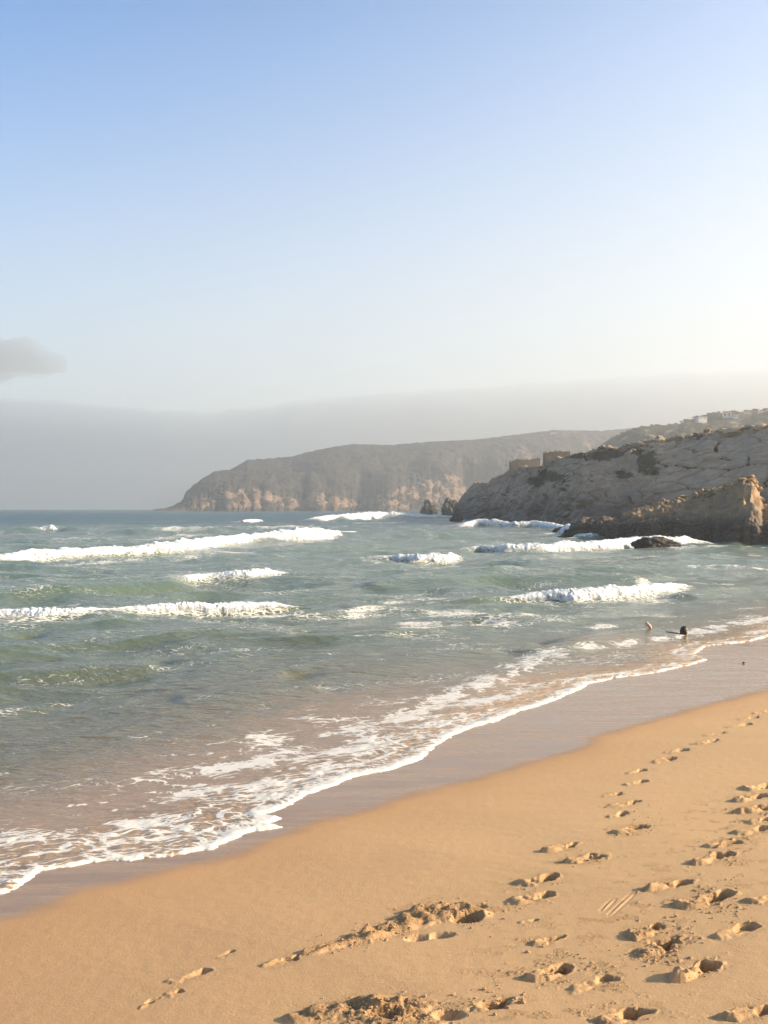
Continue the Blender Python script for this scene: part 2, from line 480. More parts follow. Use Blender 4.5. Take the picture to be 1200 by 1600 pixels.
# px, py, length(m), hole depth, mound height, crumbs, turn, label
FEET = [
 (877,1325,.34,.030,.050,.6,0.0), (912,1342,.40,.045,.050,.9,.05), (837,1376,.38,.045,.048,.8,.1), (830,1404,.40,.035,.036,.6,.12),
 (985,1296,.42,.050,.040,1.0,.2), (964,1275,.26,.030,.022,.6,.1), (976,1257,.40,.030,.024,.6,.1), (957,1243,.26,.018,.012,.5,.1),
 (991,1224,.34,.028,.022,.3,.1), (995,1206,.28,.026,.016,.3,.1), (1040,1188,.40,.028,.022,.3,.1), (1058,1174,.36,.022,.016,.2,.1),
 (1103,1160,.42,.026,.022,.2,.1), (1117,1147,.40,.020,.014,.2,.1), (1156,1134,.44,.024,.020,.1,.1), (1169,1123,.40,.020,.014,.1,.1),
 (1190,1113,.42,.024,.018,.1,.1),
 (1188,1230,.46,.050,.045,.4,0), (1174,1247,.46,.060,.050,.6,0), (1182,1265,.46,.060,.060,.9,0), (1190,1282,.36,.045,.030,.8,0),
 (1180,1297,.42,.045,.040,.9,0), (1131,1319,.34,.075,.040,.9,-.1), (1113,1342,.40,.075,.060,.8,.05), (1045,1383,.40,.085,.065,.7,-.1),
 (1096,1409,.44,.075,.060,1.0,.05), (1016,1455,.34,.070,.050,1.0,.1), (1030,1481,.36,.070,.055,1.2,.2), (1152,1455,.38,.035,.030,.2,.1),
 (1086,1518,.37,.080,.085,.6,.05), (862,1519,.34,.050,.050,.9,.2), (922,1538,.34,.020,.024,.3,.2), (852,1471,.22,.025,.030,.6,0),
 (828,1440,.12,.012,.014,.5,0), (1172,1583,.30,.055,.045,.7,-.1), (975,1588,.34,.070,.040,.9,0), (770,1568,.22,.085,.030,1.1,.2),
 (1194,1407,.28,.030,.035,.3,0), (440,1502,.24,.020,.026,.5,.2), (290,1528,.26,.018,.016,.5,.35), (268,1553,.18,.010,.010,.5,.35),
 (352,1492,.14,.012,.008,.4,.6), (228,1568,.12,.008,.010,.2,.3),
]
# churned sand: list of (px,py,width m,height)
CHURN = [
 [(484,1489,.06,.05),(515,1480,.07,.055),(550,1470,.09,.055),(585,1463,.10,.06)],
 [(580,1463,.09,.06),(630,1447,.14,.07),(668,1430,.20,.08),(700,1425,.22,.085),(735,1428,.16,.07)],
 [(470,1592,.10,.05),(530,1580,.13,.07),(585,1575,.15,.085),(640,1578,.14,.08),(668,1570,.06,.03)],
 [(560,1606,.14,.06),(660,1604,.14,.06)],
]
PITS = [(730,1436,.115,.10),(745,1418,.08,.05),(690,1462,.09,.045),(655,1466,.10,.04),(772,1570,.085,.09),(700,1588,.10,.05),(600,1590,.1,.05),(645,1593,.1,.05)]
SCRATCH = [((942,1424),(959,1406)),((955,1430),(988,1398))]

def carve(x, y):
    """height change, label and stirred-sand mask of every mark pressed into the sand"""
    dz = np.zeros(x.shape); lab = np.zeros(x.shape, np.int32); stir = np.zeros(x.shape)
    near = (y < 26) & (y > 3)
    lump = np.zeros(x.shape)
    xi, yi = x[near], y[near]
    l1 = fbm2(xi * 13, yi * 13, 3, .6); l2 = fbm2(xi * 48, yi * 48, 2, .6)
    f1, f2, _, _, _ = voronoi2(xi * 44, yi * 44, 5, .95)
    crumb = np.clip(.5 - f1, 0, 1) * 1.5 * sstep(.0, .55, noise2(xi * 30 + 7, yi * 30))
    lump[near] = .45 * l1 + .22 * l2
    cr = np.zeros(x.shape); cr[near] = crumb
    crm = np.zeros(x.shape)
    cgate = np.zeros(x.shape); cgate[near] = sstep(.0, .5, fbm2(xi * 5 + 3, yi * 5, 3, .6))
    for k, (px, py, L, hd, hm, crumbs, turn) in enumerate(FEET):
        c = ground_at(px, py)
        sel = np.where((np.abs(x - c[0]) < L * 2.2) & (np.abs(y - c[1]) < L * 2.2))
        if len(sel[0]) == 0: continue
        xx, yy = x[sel] - c[0], y[sel] - c[1]
        a0 = FOOT_W + turn
        rgk = np.random.default_rng(900 + k); wa, wb, sh_, two = rgk.uniform(.8, 1.2), rgk.uniform(.72, 1.12), rgk.uniform(-.05, .06), rgk.random()
        wob = .10 * L * noise2(xx * 5 / L * .3 + k * 3.1, yy * 5 / L * .3)
        xx = xx + .045 * noise2(x[sel] * 8, y[sel] * 8) + .018 * noise2(x[sel] * 21 + 5, y[sel] * 21); yy = yy + .04 * noise2(x[sel] * 8 + 9, y[sel] * 8 + 3) + .016 * noise2(x[sel] * 21, y[sel] * 21 + 8)
        a = xx * math.cos(a0) + yy * math.sin(a0) + wob
        b = -xx * math.sin(a0) + yy * math.cos(a0) + wob * .6
        ah, bh = (a - (.26 + sh_) * L) / (.25 * L * wa), (b + .25 * (a - .2 * L) * (two - .5)) / (.18 * L * wb)
        rh = np.sqrt(ah * ah + bh * bh)
        lp = lump[sel]
        edge = rh + .30 * lp + .20 * noise2(xx * 13 + k, yy * 13)
        hole = -1.35 * hd * (1 - sstep(.72, 1.02, edge)) * (.30 + .70 * sstep(-.9, .5, ah)) * (1 + .3 * lp)
        am, bm = (a + .20 * L) / (.32 * L), b / (.21 * L)
        rm = np.sqrt(am * am + bm * bm) + .22 * lp
        mound = hm * (1 - sstep(.55, 1.12, rm)) * np.clip(.62 - .42 * am, .1, 1.05) * (1 + .35 * lp)
        heel = -.5 * hd * (two > .45) * (1 - sstep(.6, 1.05, np.hypot((a + .02 * L) / (.13 * L), (b - .03 * L) / (.13 * L)) + .25 * lp))
        body = heel - .25 * hd * np.exp(-(a / (.5 * L)) ** 4 - (b / (.2 * L)) ** 4)
        rim = .16 * hm * np.exp(-((rh - 1.15) / .22) ** 2)
        r = np.sqrt((a / (.75 * L)) ** 2 + (b / (.5 * L)) ** 2)
        m = 1 - sstep(.6, 1.9, r)
        cru = crumbs * .014 * m * cgate[sel] * cr[sel] * (L / .36)
        dz[sel] += hole + mound * (1 - .85 * (1 - sstep(.5, 1., rh))) + body + rim + cru
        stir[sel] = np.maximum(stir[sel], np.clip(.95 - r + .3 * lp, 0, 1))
        crm[sel] = np.maximum(crm[sel], crumbs * m * np.maximum(cgate[sel], .55 * (r < 1)))
        lab[sel] = np.where(r < .98, k + 1, lab[sel])
    for j, line in enumerate(CHURN):
        pts = [ground_at(p[0], p[1])[:2] for p in line]
        W = np.array([p[2] for p in line]); Hh = np.array([p[3] for p in line])
        pa = np.array(pts)
        sel = np.where((x > pa[:, 0].min() - .7) & (x < pa[:, 0].max() + .7) & (y > pa[:, 1].min() - .7) & (y < pa[:, 1].max() + .7))
        d, t = poly_dist(x[sel], y[sel], pts)
        w = np.interp(t, range(len(W)), W); h = np.interp(t, range(len(Hh)), Hh)
        q = d / w + .3 * lump[sel]
        m = 1 - sstep(.5, 1.15, q)
        big = noise2(x[sel] * 9 + j * 5, y[sel] * 9)
        dz[sel] += h * m * (.40 + .46 * big + .30 * lump[sel]) + .016 * (1 - sstep(.8, 2.6, q)) * cgate[sel] * cr[sel]
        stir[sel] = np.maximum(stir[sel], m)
        crm[sel] = np.maximum(crm[sel], np.maximum(m, (1 - sstep(.8, 2.6, q)) * cgate[sel]))
        lab[sel] = np.where(q < 1.1, 100 + j, lab[sel])
    for px, py, r0, dp in PITS:
        c = ground_at(px, py)
        sel = np.where((np.abs(x - c[0]) < r0 * 3) & (np.abs(y - c[1]) < r0 * 3))
        r = np.hypot((x[sel] - c[0]) / (r0 * 1.1), (y[sel] - c[1]) / (r0 * .8)) + .22 * lump[sel]
        dz[sel] -= dp * (1 - sstep(.4, 1.0, r))
    for (p0, p1) in SCRATCH:
        a, b = ground_at(*p0)[:2], ground_at(*p1)[:2]
        sel = np.where((np.abs(x - a[0]) < .6) & (np.abs(y - a[1]) < .6))
        d, t = poly_dist(x[sel], y[sel], [a, b])
        dz[sel] += .004 * np.exp(-(d / .009) ** 2) * np.sin(np.pi * np.clip(t, .02, .98)) - .004 * np.exp(-((d - .016) / .01) ** 2)
    # loose crumbs kicked about between the tracks
    track = [ground_at(px, py)[:2] for px, py in [(760,1580),(930,1500),(1030,1440),(1110,1380),(1150,1320),(1190,1270)]]
    d, t = poly_dist(x[near], y[near], track)
    band = 1 - sstep(.25, 1.0, d + .25 * fbm2(xi * 1.5, yi * 1.5, 2))
    dz[near] += .009 * band * cgate[near] * crumb
    stir[near] = np.maximum(stir[near], .04 * band * cgate[near])
    crm[near] = np.maximum(crm[near], .9 * band * cgate[near])
    return dz, lab, stir, np.clip(crm, 0, 1)

# ------------------------------------------------------------------ beach
def build_beach():
    c0 = 2.5
    tl = -np.geomspace(.32, 3.2, 14)[::-1]; tr = np.geomspace(.42, 3.2, 12)
    t = np.concatenate([tl, np.linspace(-.312, .412, 900), tr])
    rows = (HC - .5) * F / (np.arange(1770, 955, -1.0) - HZ)
    Y = np.concatenate([np.linspace(-2.2, 4.2, 26), rows, np.geomspace(rows[-1] * 1.03, 95, 40)])
    T, YY = np.meshgrid(t, Y, indexing='ij')
    X = T * (YY + c0)
    s, d = shore(X, YY)
    z = sand_base(s, d)
    dryf = sstep(-.05, .5, d)
    near = YY < 40
    z += dryf * (.008 * fbm2(X * .55, YY * .55, 2) + .0011 * fbm2(X * 9, YY * 9, 3))
    z += (1 - dryf) * .004 * fbm2(X * .4, YY * 1.3, 2)
    dz, lab, stir, crm = carve(X, YY)
    z += dz * sstep(0, .4, d)
    wob = .06 * fbm2(X * 2.2, YY * 2.2, 3)
    w0 = np.interp(X, [-3, -1.2, 0.5, 5], [.10, .05, .12, .25])
    wet = 1 - sstep(-.16, .19, d + wob)
    damp = np.exp(-np.maximum(d, 0) / np.interp(YY, [4, 6.5, 9, 14, 25], [5.0, 3.0, 1.0, .45, .5])) * .9
    V = np.stack([X, YY, z], -1).reshape(-1, 3)
    Fc = grid_faces(len(t), len(Y))
    sc = s.reshape(-1)
    keep = sc[Fc].max(1) > -5.5
    Fc = Fc[keep]
    lv = lab.reshape(-1)
    fl = lv[Fc[:, 0]]
    fl = np.where((lv[Fc] == fl[:, None]).all(1), fl, 0)
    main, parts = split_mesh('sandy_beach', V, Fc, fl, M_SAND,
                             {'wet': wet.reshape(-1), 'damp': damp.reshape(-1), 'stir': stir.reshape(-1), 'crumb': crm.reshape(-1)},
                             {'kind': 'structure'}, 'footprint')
    for k, o in parts.items():
        if k >= 100: o.name = 'churned_sand'; o.data.name = 'churned_sand'
    return main
beach = build_beach()

# ------------------------------------------------------------------ waves: photo x, top row, base row, foam amount
WAVES = [
 ('low front breaker', [(-60,954,975,1),(0,952,970,1),(65,950,970,1),(120,950,968,1),(175,950,961,1),(265,942,957,1),(375,941,953,1),(440,940,950,.9),(472,940,948,.5),(484,942,948,.1)]),
 ('short mid breaker', [(-60,914,936,0),(0,922,938,0),(50,914,936,0),(95,909,933,0),(200,908,926,0),(275,899,920,0),(300,898,912,.7),(330,896,909,1),(390,890,909,1),(440,887,904,1),(468,884,897,.9),(486,884,893,0)]),
 ('long outer breaker', [(-60,868,884,1),(0,865,881,1),(75,857,876,1),(130,856,872,1),(200,853,869,1),(280,845,866,1),(320,840,861,1),(360,837,854,1),(400,833,849,1),(475,826,846,1),(520,822,841,1),(552,819,833,.9),(575,818,826,0)]),
 ('far breaker off the point', [(470,812,816,.4),(505,806,815,1),(560,802,814,1),(600,799,811,1),(650,803,811,1),(705,806,811,.8),(730,808,812,.2)]),
 ('small central breaker', [(585,869,880,.2),(604,867,879,1),(650,866,881,1),(700,865,880,1),(718,866,876,.8),(740,868,876,0)]),
 ('breaker at the outcrop', [(700,856,866,0),(745,852,862,.7),(790,851,864,1),(850,849,864,1),(880,847,862,1),(945,844,860,1),(1000,838,853,1),(1060,838,852,1),(1098,842,850,.8),(1130,846,851,.2)]),
 ('inshore right breaker', [(640,942,950,.0),(700,938,948,.2),(760,932,946,.3),(812,929,942,.7),(850,923,941,1),(900,919,942,1),(950,917,939,1),(1000,914,934,1),(1040,911,926,1),(1076,909,919,.8),(1110,910,916,0)]),
 ('dark swell with a small cap', [(20,826,836,0),(55,822,834,0),(66,819,832,.5),(76,818,832,.75),(88,819,832,.45),(125,824,833,0),(150,830,835,0)]),
 ('surf under the promontory', [(720,818,824,.5),(745,811,822,1),(775,812,823,1),(800,816,824,.8),(835,813,824,1),(872,819,829,1),(900,828,836,.6)]),
 ('splash on the outcrop tip', [(862,829,836,.2),(876,822,837,.9),(890,819,840,1),(906,824,842,1),(918,834,843,.3)]),
 ('distant white cap', [(372,814,818,.3),(384,812,818,.9),(404,811,817,1),(414,812,817,.3)]),
]
SWELL = [
 ('', [(690,1096,1108,0),(740,1073,1088,0),(790,1053,1072,0),(836,1036,1056,0),(900,1018,1037,0),(980,1010,1022,0),(1060,1000,1008,0)]),
 ('', [(-60,842,850,0),(60,840,849,0),(200,838,846,0)]),
 ('', [(540,838,845,0),(640,833,842,0),(780,829,836,0)]),
 ('', [(400,858,866,0),(500,852,862,0),(620,848,856,0)]),
 ('', [(560,908,918,0),(680,900,912,0),(820,894,903,0)]),
 ('', [(40,992,1003,0),(200,982,997,0),(420,974,984,0)]),
 ('', [(480,992,1001,0),(600,980,993,0),(760,972,981,0)]),
 ('', [(-40,1046,1058,0),(100,1036,1052,0),(260,1030,1042,0)]),
 ('', [(260,1090,1100,0),(380,1080,1094,0),(520,1072,1082,0)]),
 ('', [(800,1016,1028,0),(880,1002,1018,0),(940,991,1009,0),(1000,984,998,0),(1080,978,990,0)]),
 ('', [(470,1056,1062,0),(560,1042,1052,0),(640,1022,1034,0),(740,1014,1026,0),(860,1002,1010,0)]),
 ('', [(780,888,894,0),(830,886,894,0),(900,882,892,0),(1000,880,889,0),(1060,880,887,0)]),
 ('', [(180,828,836,0),(260,822,832,0),(330,822,830,0),(400,820,826,0)]),
 ('', [(1060,925,936,0),(1110,918,930,0),(1160,914,924,0),(1240,910,918,0)]),
]
def wave_lines(w):
    a = np.array(w, float)
    n = int(max(60, (a[-1, 0] - a[0, 0]) * 1.0))
    xs = np.linspace(a[0, 0], a[-1, 0], n)
    sm = lambda v: np.convolve(np.pad(v, 6, mode='edge'), np.ones(13) / 13, 'valid')
    yt = sm(np.interp(xs, a[:, 0], a[:, 1])); yb = sm(np.interp(xs, a[:, 0], a[:, 2])); fo = sm(np.interp(xs, a[:, 0], a[:, 3]))
    B = np.stack([P(x, y)[:2] for x, y in zip(xs, yb)])
    H0 = np.clip((yb - yt) / F * B[:, 1], .08, 2.2)
    tg = np.gradient(B, axis=0); tg /= np.linalg.norm(tg, axis=1, keepdims=True)
    nb = np.stack([-tg[:, 1], tg[:, 0]], 1)            # seaward
    W = 1.0 * H0
    C = B + nb * W[:, None]
    xc = 600 + F * C[:, 0] / C[:, 1]
    ytc = np.interp(xc, xs, yt)
    H = np.minimum(np.clip(HC - (ytc - HZ) * C[:, 1] / F, .05, 2.2), 1.25 * H0)
    ends = sstep(0, .12, np.linspace(0, 1, n)) * sstep(0, .12, np.linspace(1, 0, n))
    return dict(B=B, C=C, H=H * ends, W=W, nb=nb, foam=fo, n=n, xs=xs)
WL = [wave_lines(w) for _, w in WAVES]
WS = [wave_lines(w) for _, w in SWELL]

# extra foam streaks: polylines in photo pixels with half width (m) and density
STREAKS = [
 ([(218,1218),(260,1226),(330,1236),(345,1238)], .10, .75), ([(225,1240),(290,1246)], .05, .6),
 ([(380,1152),(440,1160),(500,1152),(575,1140)], .28, .55), ([(560,1142),(640,1118),(740,1075)], .40, .62),
 ([(740,1075),(790,1055),(836,1037),(870,1025)], .5, .64), ([(870,1025),(912,1017),(970,1012),(1047,1000),(1090,990)], .45, .58),
 ([(1090,990),(1140,978),(1200,968)], .5, .66), ([(640,950),(700,944),(760,938)], .45, .6),
 ([(520,965),(600,958),(700,968),(780,962)], 1.6, .52), ([(640,985),(760,985),(840,975)], 1.3, .40), ([(930,985),(960,982)], .3, .6),
 ([(600,936),(680,930)], 1.0, .4), ([(235,832),(330,828),(430,823),(490,824)], 6, .46), ([(0,855),(120,848),(300,838)], 4, .40),
 ([(560,818),(700,816),(790,817)], 6, .42), ([(740,832),(860,834),(900,842)], 3, .42), ([(1000,868),(1100,866),(1200,864)], 1.5, .38),
 ([(1080,888),(1130,886),(1200,888)], .7, .58), ([(1000,905),(1100,912),(1180,916)], .8, .42), ([(560,880),(680,886)], 1.0, .35),
 ([(300,912),(470,905)], 1.2, .38), ([(0,975),(240,968),(470,955)], .8, .36), ([(0,888),(200,880),(400,862)], 2.0, .40), ([(840,948),(1000,940),(1090,926)], .8, .42),
 ([(0,836),(90,838),(200,842)], 3, .30), ([(900,850),(1060,858),(1200,853)], 1.0, .5), ([(1140,975),(1200,960)], .8, .35),
 ([(330,798.7),(385,798.4)], 9, .8), ([(440,798.3),(500,798.2)], 9, .75), ([(100,1262),(190,1252)], .06, .42), ([(120,1276),(240,1262),(380,1258)], .07, .38), ([(300,1215),(420,1195),(520,1180)], .10, .48), ([(420,1215),(540,1192),(640,1160)], .10, .5),
]

def build_sea():
    c0 = 3.0
    side = np.geomspace(.45, 3.0, 16)
    t = np.concatenate([-side[::-1], np.linspace(-.435, .435, 620), side])
    px1 = np.arange(1450, 800, -.85)
    px2 = np.geomspace(5.0, (HC) * F / 4500, 26)
    Y = np.concatenate([np.linspace(1, 7.2, 14), HC * F / (px1 - HZ), HC * F / px2])
    T, YY = np.meshgrid(t, Y, indexing='ij')
    X = T * (YY + c0)
    lim = 3300 + 10 * np.abs(T)
    X = np.clip(X, -lim, lim)
    nearm = YY < 140
    s = np.full(X.shape, -60.0); d = np.full(X.shape, -60.0)
    s[nearm], d[nearm] = shore(X[nearm], YY[nearm])
    sandz = sand_base(s, np.minimum(d, s))
    off = np.clip(-s, 0, 60)
    # chop, in the frame of the crests
    a = math.radians(30)
    ca, sa = math.cos(a), math.sin(a)
    u = X * ca + YY * sa; v = -X * sa + YY * ca
    z = np.zeros(X.shape)
    grow = sstep(1.0, 9, off)
    wx = .5 * noise2(u * .12, v * .12)
    for lam, amp, ymax in ((15, .46, 900), (6.6, .40, 400), (3.0, .25, 170), (1.4, .125, 75), (.68, .055, 44), (.34, .022, 28)):
        m = YY < ymax
        uu = u[m] / lam * .42 + wx[m]; vv = v[m] / lam + .35 * noise2(u[m] / lam * .7, v[m] / lam * .7)
        r = noise2(uu + lam * 7, vv)
        r = .5 * r + .5 * (.6 - 1.9 * np.abs(noise2(uu + 31.7, vv * 1.1 + lam)))
        z[m] += amp * r * (1 - sstep(ymax * .6, ymax, YY[m]))
    z *= .10 + .90 * grow * (.72 + .28 * sstep(4, 18, off))
    foam = np.zeros(X.shape)
    for w in WS + WL:
        pad = 8 * float(w['H'].max()) + 2
        B = np.concatenate([w['B'], w['C']])
        sel = np.where((X > B[:, 0].min() - pad) & (X < B[:, 0].max() + pad) & (YY > B[:, 1].min() - pad) & (YY < B[:, 1].max() + pad))
        if not len(sel[0]): continue
        step = max(1, w['n'] // 60)
        C = w['C'][::step]
        dd, tt = poly_dist(X[sel], YY[sel], C)
        tt = tt * step
        idx = np.arange(w['n'])
        H = np.interp(tt, idx, w['H']); Wd = np.interp(tt, idx, w['W']); fo = np.interp(tt, idx, w['foam'])
        nbx = np.interp(tt, idx, w['nb'][:, 0]); nby = np.interp(tt, idx, w['nb'][:, 1])
        cx = np.interp(tt, idx, w['C'][:, 0]); cyy = np.interp(tt, idx, w['C'][:, 1])
        side_ = (X[sel] - cx) * nbx + (YY[sel] - cyy) * nby
        back = side_ > 0
        end = np.clip(1.2 - np.abs(dd - np.abs(side_)) / (H * 3 + .3), 0, 1)
        prof = np.where(back, np.exp(-(dd / (2.6 * H + .3)) ** 2), np.exp(-(dd / np.where(fo > .15, .62 * Wd + .15, 2.0 * H + .35)) ** 2) * .93)
        tuck = np.where(fo > .3, .93, 1.0)
        z[sel] = np.maximum(z[sel], 0) * (1 - prof) + np.minimum(z[sel], 0) * (1 - prof * .8) + H * prof * end * tuck
        fm = np.where(back, np.exp(-(dd / (4.5 * H + .3)) ** 1.5) * .54, np.exp(-(dd / (2.0 * H + .3)) ** 2) * .50) * np.clip(fo * 1.1, 0, 1) * end
        foam[sel] = np.maximum(foam[sel], fm)
    # swash film running up the sand
    edge = s + (.03 * fbm2(X * 5, YY * 5, 3) + .016 * fbm2(X * 17, YY * 17, 2)) * (YY < 40)
    film = np.interp(edge, [-3, -1.2, -.35, -.12, -.05, 0, .05], [.035, .03, .022, .030, .026, 0, -.05])
    lumps = .010 * fbm2(X * 6, YY * 6, 3) * sstep(0, .1, -edge) * (1 - sstep(.5, 2.0, off))
    sw = sandz + film + np.where(edge < 0, lumps, 0)
    blend = sstep(.6, 3.2, off)
    z = np.where(off > 3.4, z, np.maximum(z, 0) * blend + np.minimum(z, 0) * blend + np.maximum(sw, -.012) * (1 - blend))
    z = np.where(edge > 0, sandz - .05, z)
    # foam of the swash
    patch = fbm2(u * .9, v * 1.6, 4, .6)
    patchw = fbm2(u * .35 + 9, v * .8, 3, .6)
    pxs = 600 + F * X / YY
    span = np.interp(pxs, [-100, 100, 300, 480, 640, 760, 905, 960, 1200], [.9, 1.0, 1.5, 1.9, 1.3, .9, .55, .35, .5])
    q = off / span
    lead = np.exp(-(off / (.024 + .03 * np.clip(.5 + patchw, 0, 1))) ** 2)
    swf = np.interp(q, [0, .10, .5, 1.0, 1.5, 2.4], [.52, .38, .35, .33, .16, 0]) + .32 * patch * sstep(.08, .4, q) * (1 - sstep(1.6, 2.4, q))
    swf = swf + .30 * np.exp(-(off / .22) ** 2) * np.interp(pxs, [0, 200, 450, 600, 880, 940], [.1, .4, .8, .9, .8, 0]) * (1 + .9 * patch)
    rag = fbm2(X * 9, YY * 9, 3)
    swf = np.maximum(swf, (.80 + .35 * rag) * lead)
    second = np.exp(-((off - .42 - .12 * patchw) / .05) ** 2) * sstep(-.2, .3, patchw) * .8
    swf = np.maximum(swf, second * (q < 1.3))
    foam = np.maximum(foam, np.where((s < .1) & (YY < 45), swf, 0))
    for line, w, den in STREAKS:
        pts = np.array([P(*p)[:2] for p in line])
        pad = w * 3 + .5
        sel = np.where((X > pts[:, 0].min() - pad) & (X < pts[:, 0].max() + pad) & (YY > pts[:, 1].min() - pad) & (YY < pts[:, 1].max() + pad))
        dd, _ = poly_dist(X[sel], YY[sel], pts)
        fm = den * np.exp(-(dd / w) ** 2) * (.8 + .35 * patch[sel] + .75 * fbm2(X[sel] / w * .8 + den * 90, YY[sel] / w * .3, 3, .6))
        foam[sel] = np.maximum(foam[sel], np.minimum(fm, .53 + .08 * (YY[sel] > 30)))
    foam = np.maximum(foam, .10 + .14 * patchw * (YY < 200) + .05 * sstep(12, 24, YY) * (YY < 200) + np.where(YY > 130, .02, 0))
    foam *= np.where(YY > 400, .75, 1)
    # water colour: clear sand-laden swash, then murky brown, then grey green, then blue far out
    def lerp3(x, xs, cols):
        cols = np.array(cols)
        return np.stack([np.interp(x, xs, cols[:, i]) for i in range(3)], -1)
    jag = off * np.interp(X, [-2, 2, 6], [1, 1.5, 1.9]) + .8 * patchw * sstep(0, 2, off)
    wc = lerp3(jag, [0, .5, 1.3, 2.6, 4.5, 8, 16, 40], [(.50, .30, .145), (.56, .315, .125), (.42, .24, .10), (.24, .165, .085), (.155, .135, .080), (.128, .142, .092), (.128, .156, .105), (.120, .158, .114)])
    lf = ((1 - sstep(-.8, 2.2, X)) * (1 - sstep(2, 4, off)))[..., None]
    wc = wc * (1 - .75 * lf) + np.array([.27, .18, .115]) * .75 * lf
    fw = sstep(60, 260, YY + 25 * patchw)[..., None]
    wc = wc * (1 - fw) + np.array([.012, .064, .080]) * fw
    leftdark = (1 - sstep(-12, 4, X)) * (1 - sstep(18, 32, YY)) * sstep(2, 5, off)
    wc *= (1 - .15 * leftdark)[..., None]
    lift = np.clip(z, 0, 1)[..., None]
    wc = wc * (1 - .5 * lift) + np.array([.075, .15, .075]) * .5 * lift
    far = sstep(math.log(35), math.log(420), np.log(np.maximum(YY, 1)))
    calm = 1 - sstep(.8, 5, off)
    V = np.stack([X, YY, z], -1).reshape(-1, 3)
    Fc = grid_faces(len(t), len(Y))
    keep = s.reshape(-1)[Fc].min(1) < .25
    Fc = Fc[keep]
    u_, inv = np.unique(Fc, return_inverse=True)
    me = raw_mesh('sea', V[u_], inv.reshape(Fc.shape), M_SEA,
                  {'wcol': wc.reshape(-1, 3)[u_], 'foam': foam.reshape(-1)[u_], 'far': far.reshape(-1)[u_], 'calm': calm.reshape(-1)[u_]})
    return link(bpy.data.objects.new('sea', me), None, kind='structure')
sea = build_sea()

# white water of each breaking wave: its own lumpy body on the crest
def build_breaker(w, seed, label):
    fo = w['foam']
    idx = np.where(fo > .35)[0]
    i0, i1 = idx[0], idx[-1]
    n = int(min(900, max(120, (w['xs'][i1] - w['xs'][i0]) * 1.3)))
    ii = np.linspace(i0, i1, n)
    g = lambda k: np.stack([np.interp(ii, np.arange(w['n']), w[k][:, j]) for j in range(2)], 1) if w[k].ndim == 2 else np.interp(ii, np.arange(w['n']), w[k])
    B, C, H, W, nb, f = g('B'), g('C'), g('H'), g('W'), g('nb'), g('foam')
    arc = np.concatenate([[0], np.cumsum(np.linalg.norm(np.diff(B, axis=0), axis=1))])
    nv = 26
    v = np.linspace(0, 1, nv)
    AR, VV = np.meshgrid(arc, v, indexing='ij')
    Hm, Wm = H[:, None], W[:, None]
    hm = np.median(H) + .05
    var = 1 + .22 * fbm2(AR / hm * .35 + seed * 9, VV * 0, 3) + .12 * np.abs(fbm2(AR / hm * 2.6 + seed + 1.5 * VV, VV * 3 + 7, 3))
    reach = Wm * (-.12 + .22 * fbm2(AR / hm * .16 + seed * 3, VV * 0 + 3, 2) + .30 * fbm2(AR / hm * .9 + seed, VV * 0 + 3, 3))          # ragged toe
    off = reach + (2.1 * Wm - reach) * VV
    q = off / Wm
    prof = np.where(q < 1, np.sin(np.clip((q + .35) / 1.35, 0, 1) * np.pi / 2) ** .8, np.exp(-((q - 1) / 1.5) ** 2) - .18 * np.clip(q - 1, 0, 2))
    z = 1.0 * Hm * prof * var - .05 * Hm
    fe = f[:, None] * np.ones_like(VV)
    z = z * (.35 + .65 * np.clip(fe * 1.3, 0, 1)) - 1.0 * Hm * (1 - sstep(.3, .75, fe))
    X = B[:, 0:1] + nb[:, 0:1] * off; Y = B[:, 1:2] + nb[:, 1:2] * off
    k = 1 / hm
    lump = fbm3(X * k * 2.0, Y * k * 2.0, z * k * 2.0 + seed, 5, .60) + .22 * np.abs(noise3(X * k * 9, Y * k * 9, z * k * 9))
    G = np.stack([X, Y, z], -1)
    N = grid_normals(G)
    N *= np.sign(N[..., 2:3] + 1e-9)
    amp = .085 * Hm * sstep(0, .15, VV) * sstep(1.0, .75, VV)
    G = G + N * (lump * amp)[..., None]
    G[..., 2] -= .35 * Hm * (1 - sstep(0, .10, VV)) + .3 * Hm * sstep(.85, 1, VV)
    den = (.62 * np.clip(fe * 1.2, 0, 1) - .30 * sstep(.45, 1.0, VV) - .17 * (1 - sstep(.02, .24, VV))).reshape(-1)
    Fc = grid_faces(n, nv)
    me = raw_mesh('breaking_wave', G.reshape(-1, 3), Fc, M_FOAM, {'foam': den, 'fscale': np.full(n * nv, 1.0 / hm)})
    o = link(bpy.data.objects.new('breaking_wave', me), sea)
    o['label'] = label
    return o
WLAB = ['low white breaker nearest the beach on the left', 'short white breaker with a green swell on its left', 'long white breaker band reaching from the left edge',
        'far white breaker below the tip of the promontory', 'small white breaker alone in the middle of the bay', 'white breaker running up to the surf rock',
        'white breaker closest to the swimmer', 'tiny white cap on a dark far swell', 'white surf under the promontory', 'white splash against the left tip of the rock outcrop', 'small distant white cap']
for i, w in enumerate(WL):
    build_breaker(w, i + 1.0, WLAB[i])

# ------------------------------------------------------------------ cliffs and headlands
def cliff(xs, ybase, zfun, kd):
    pass

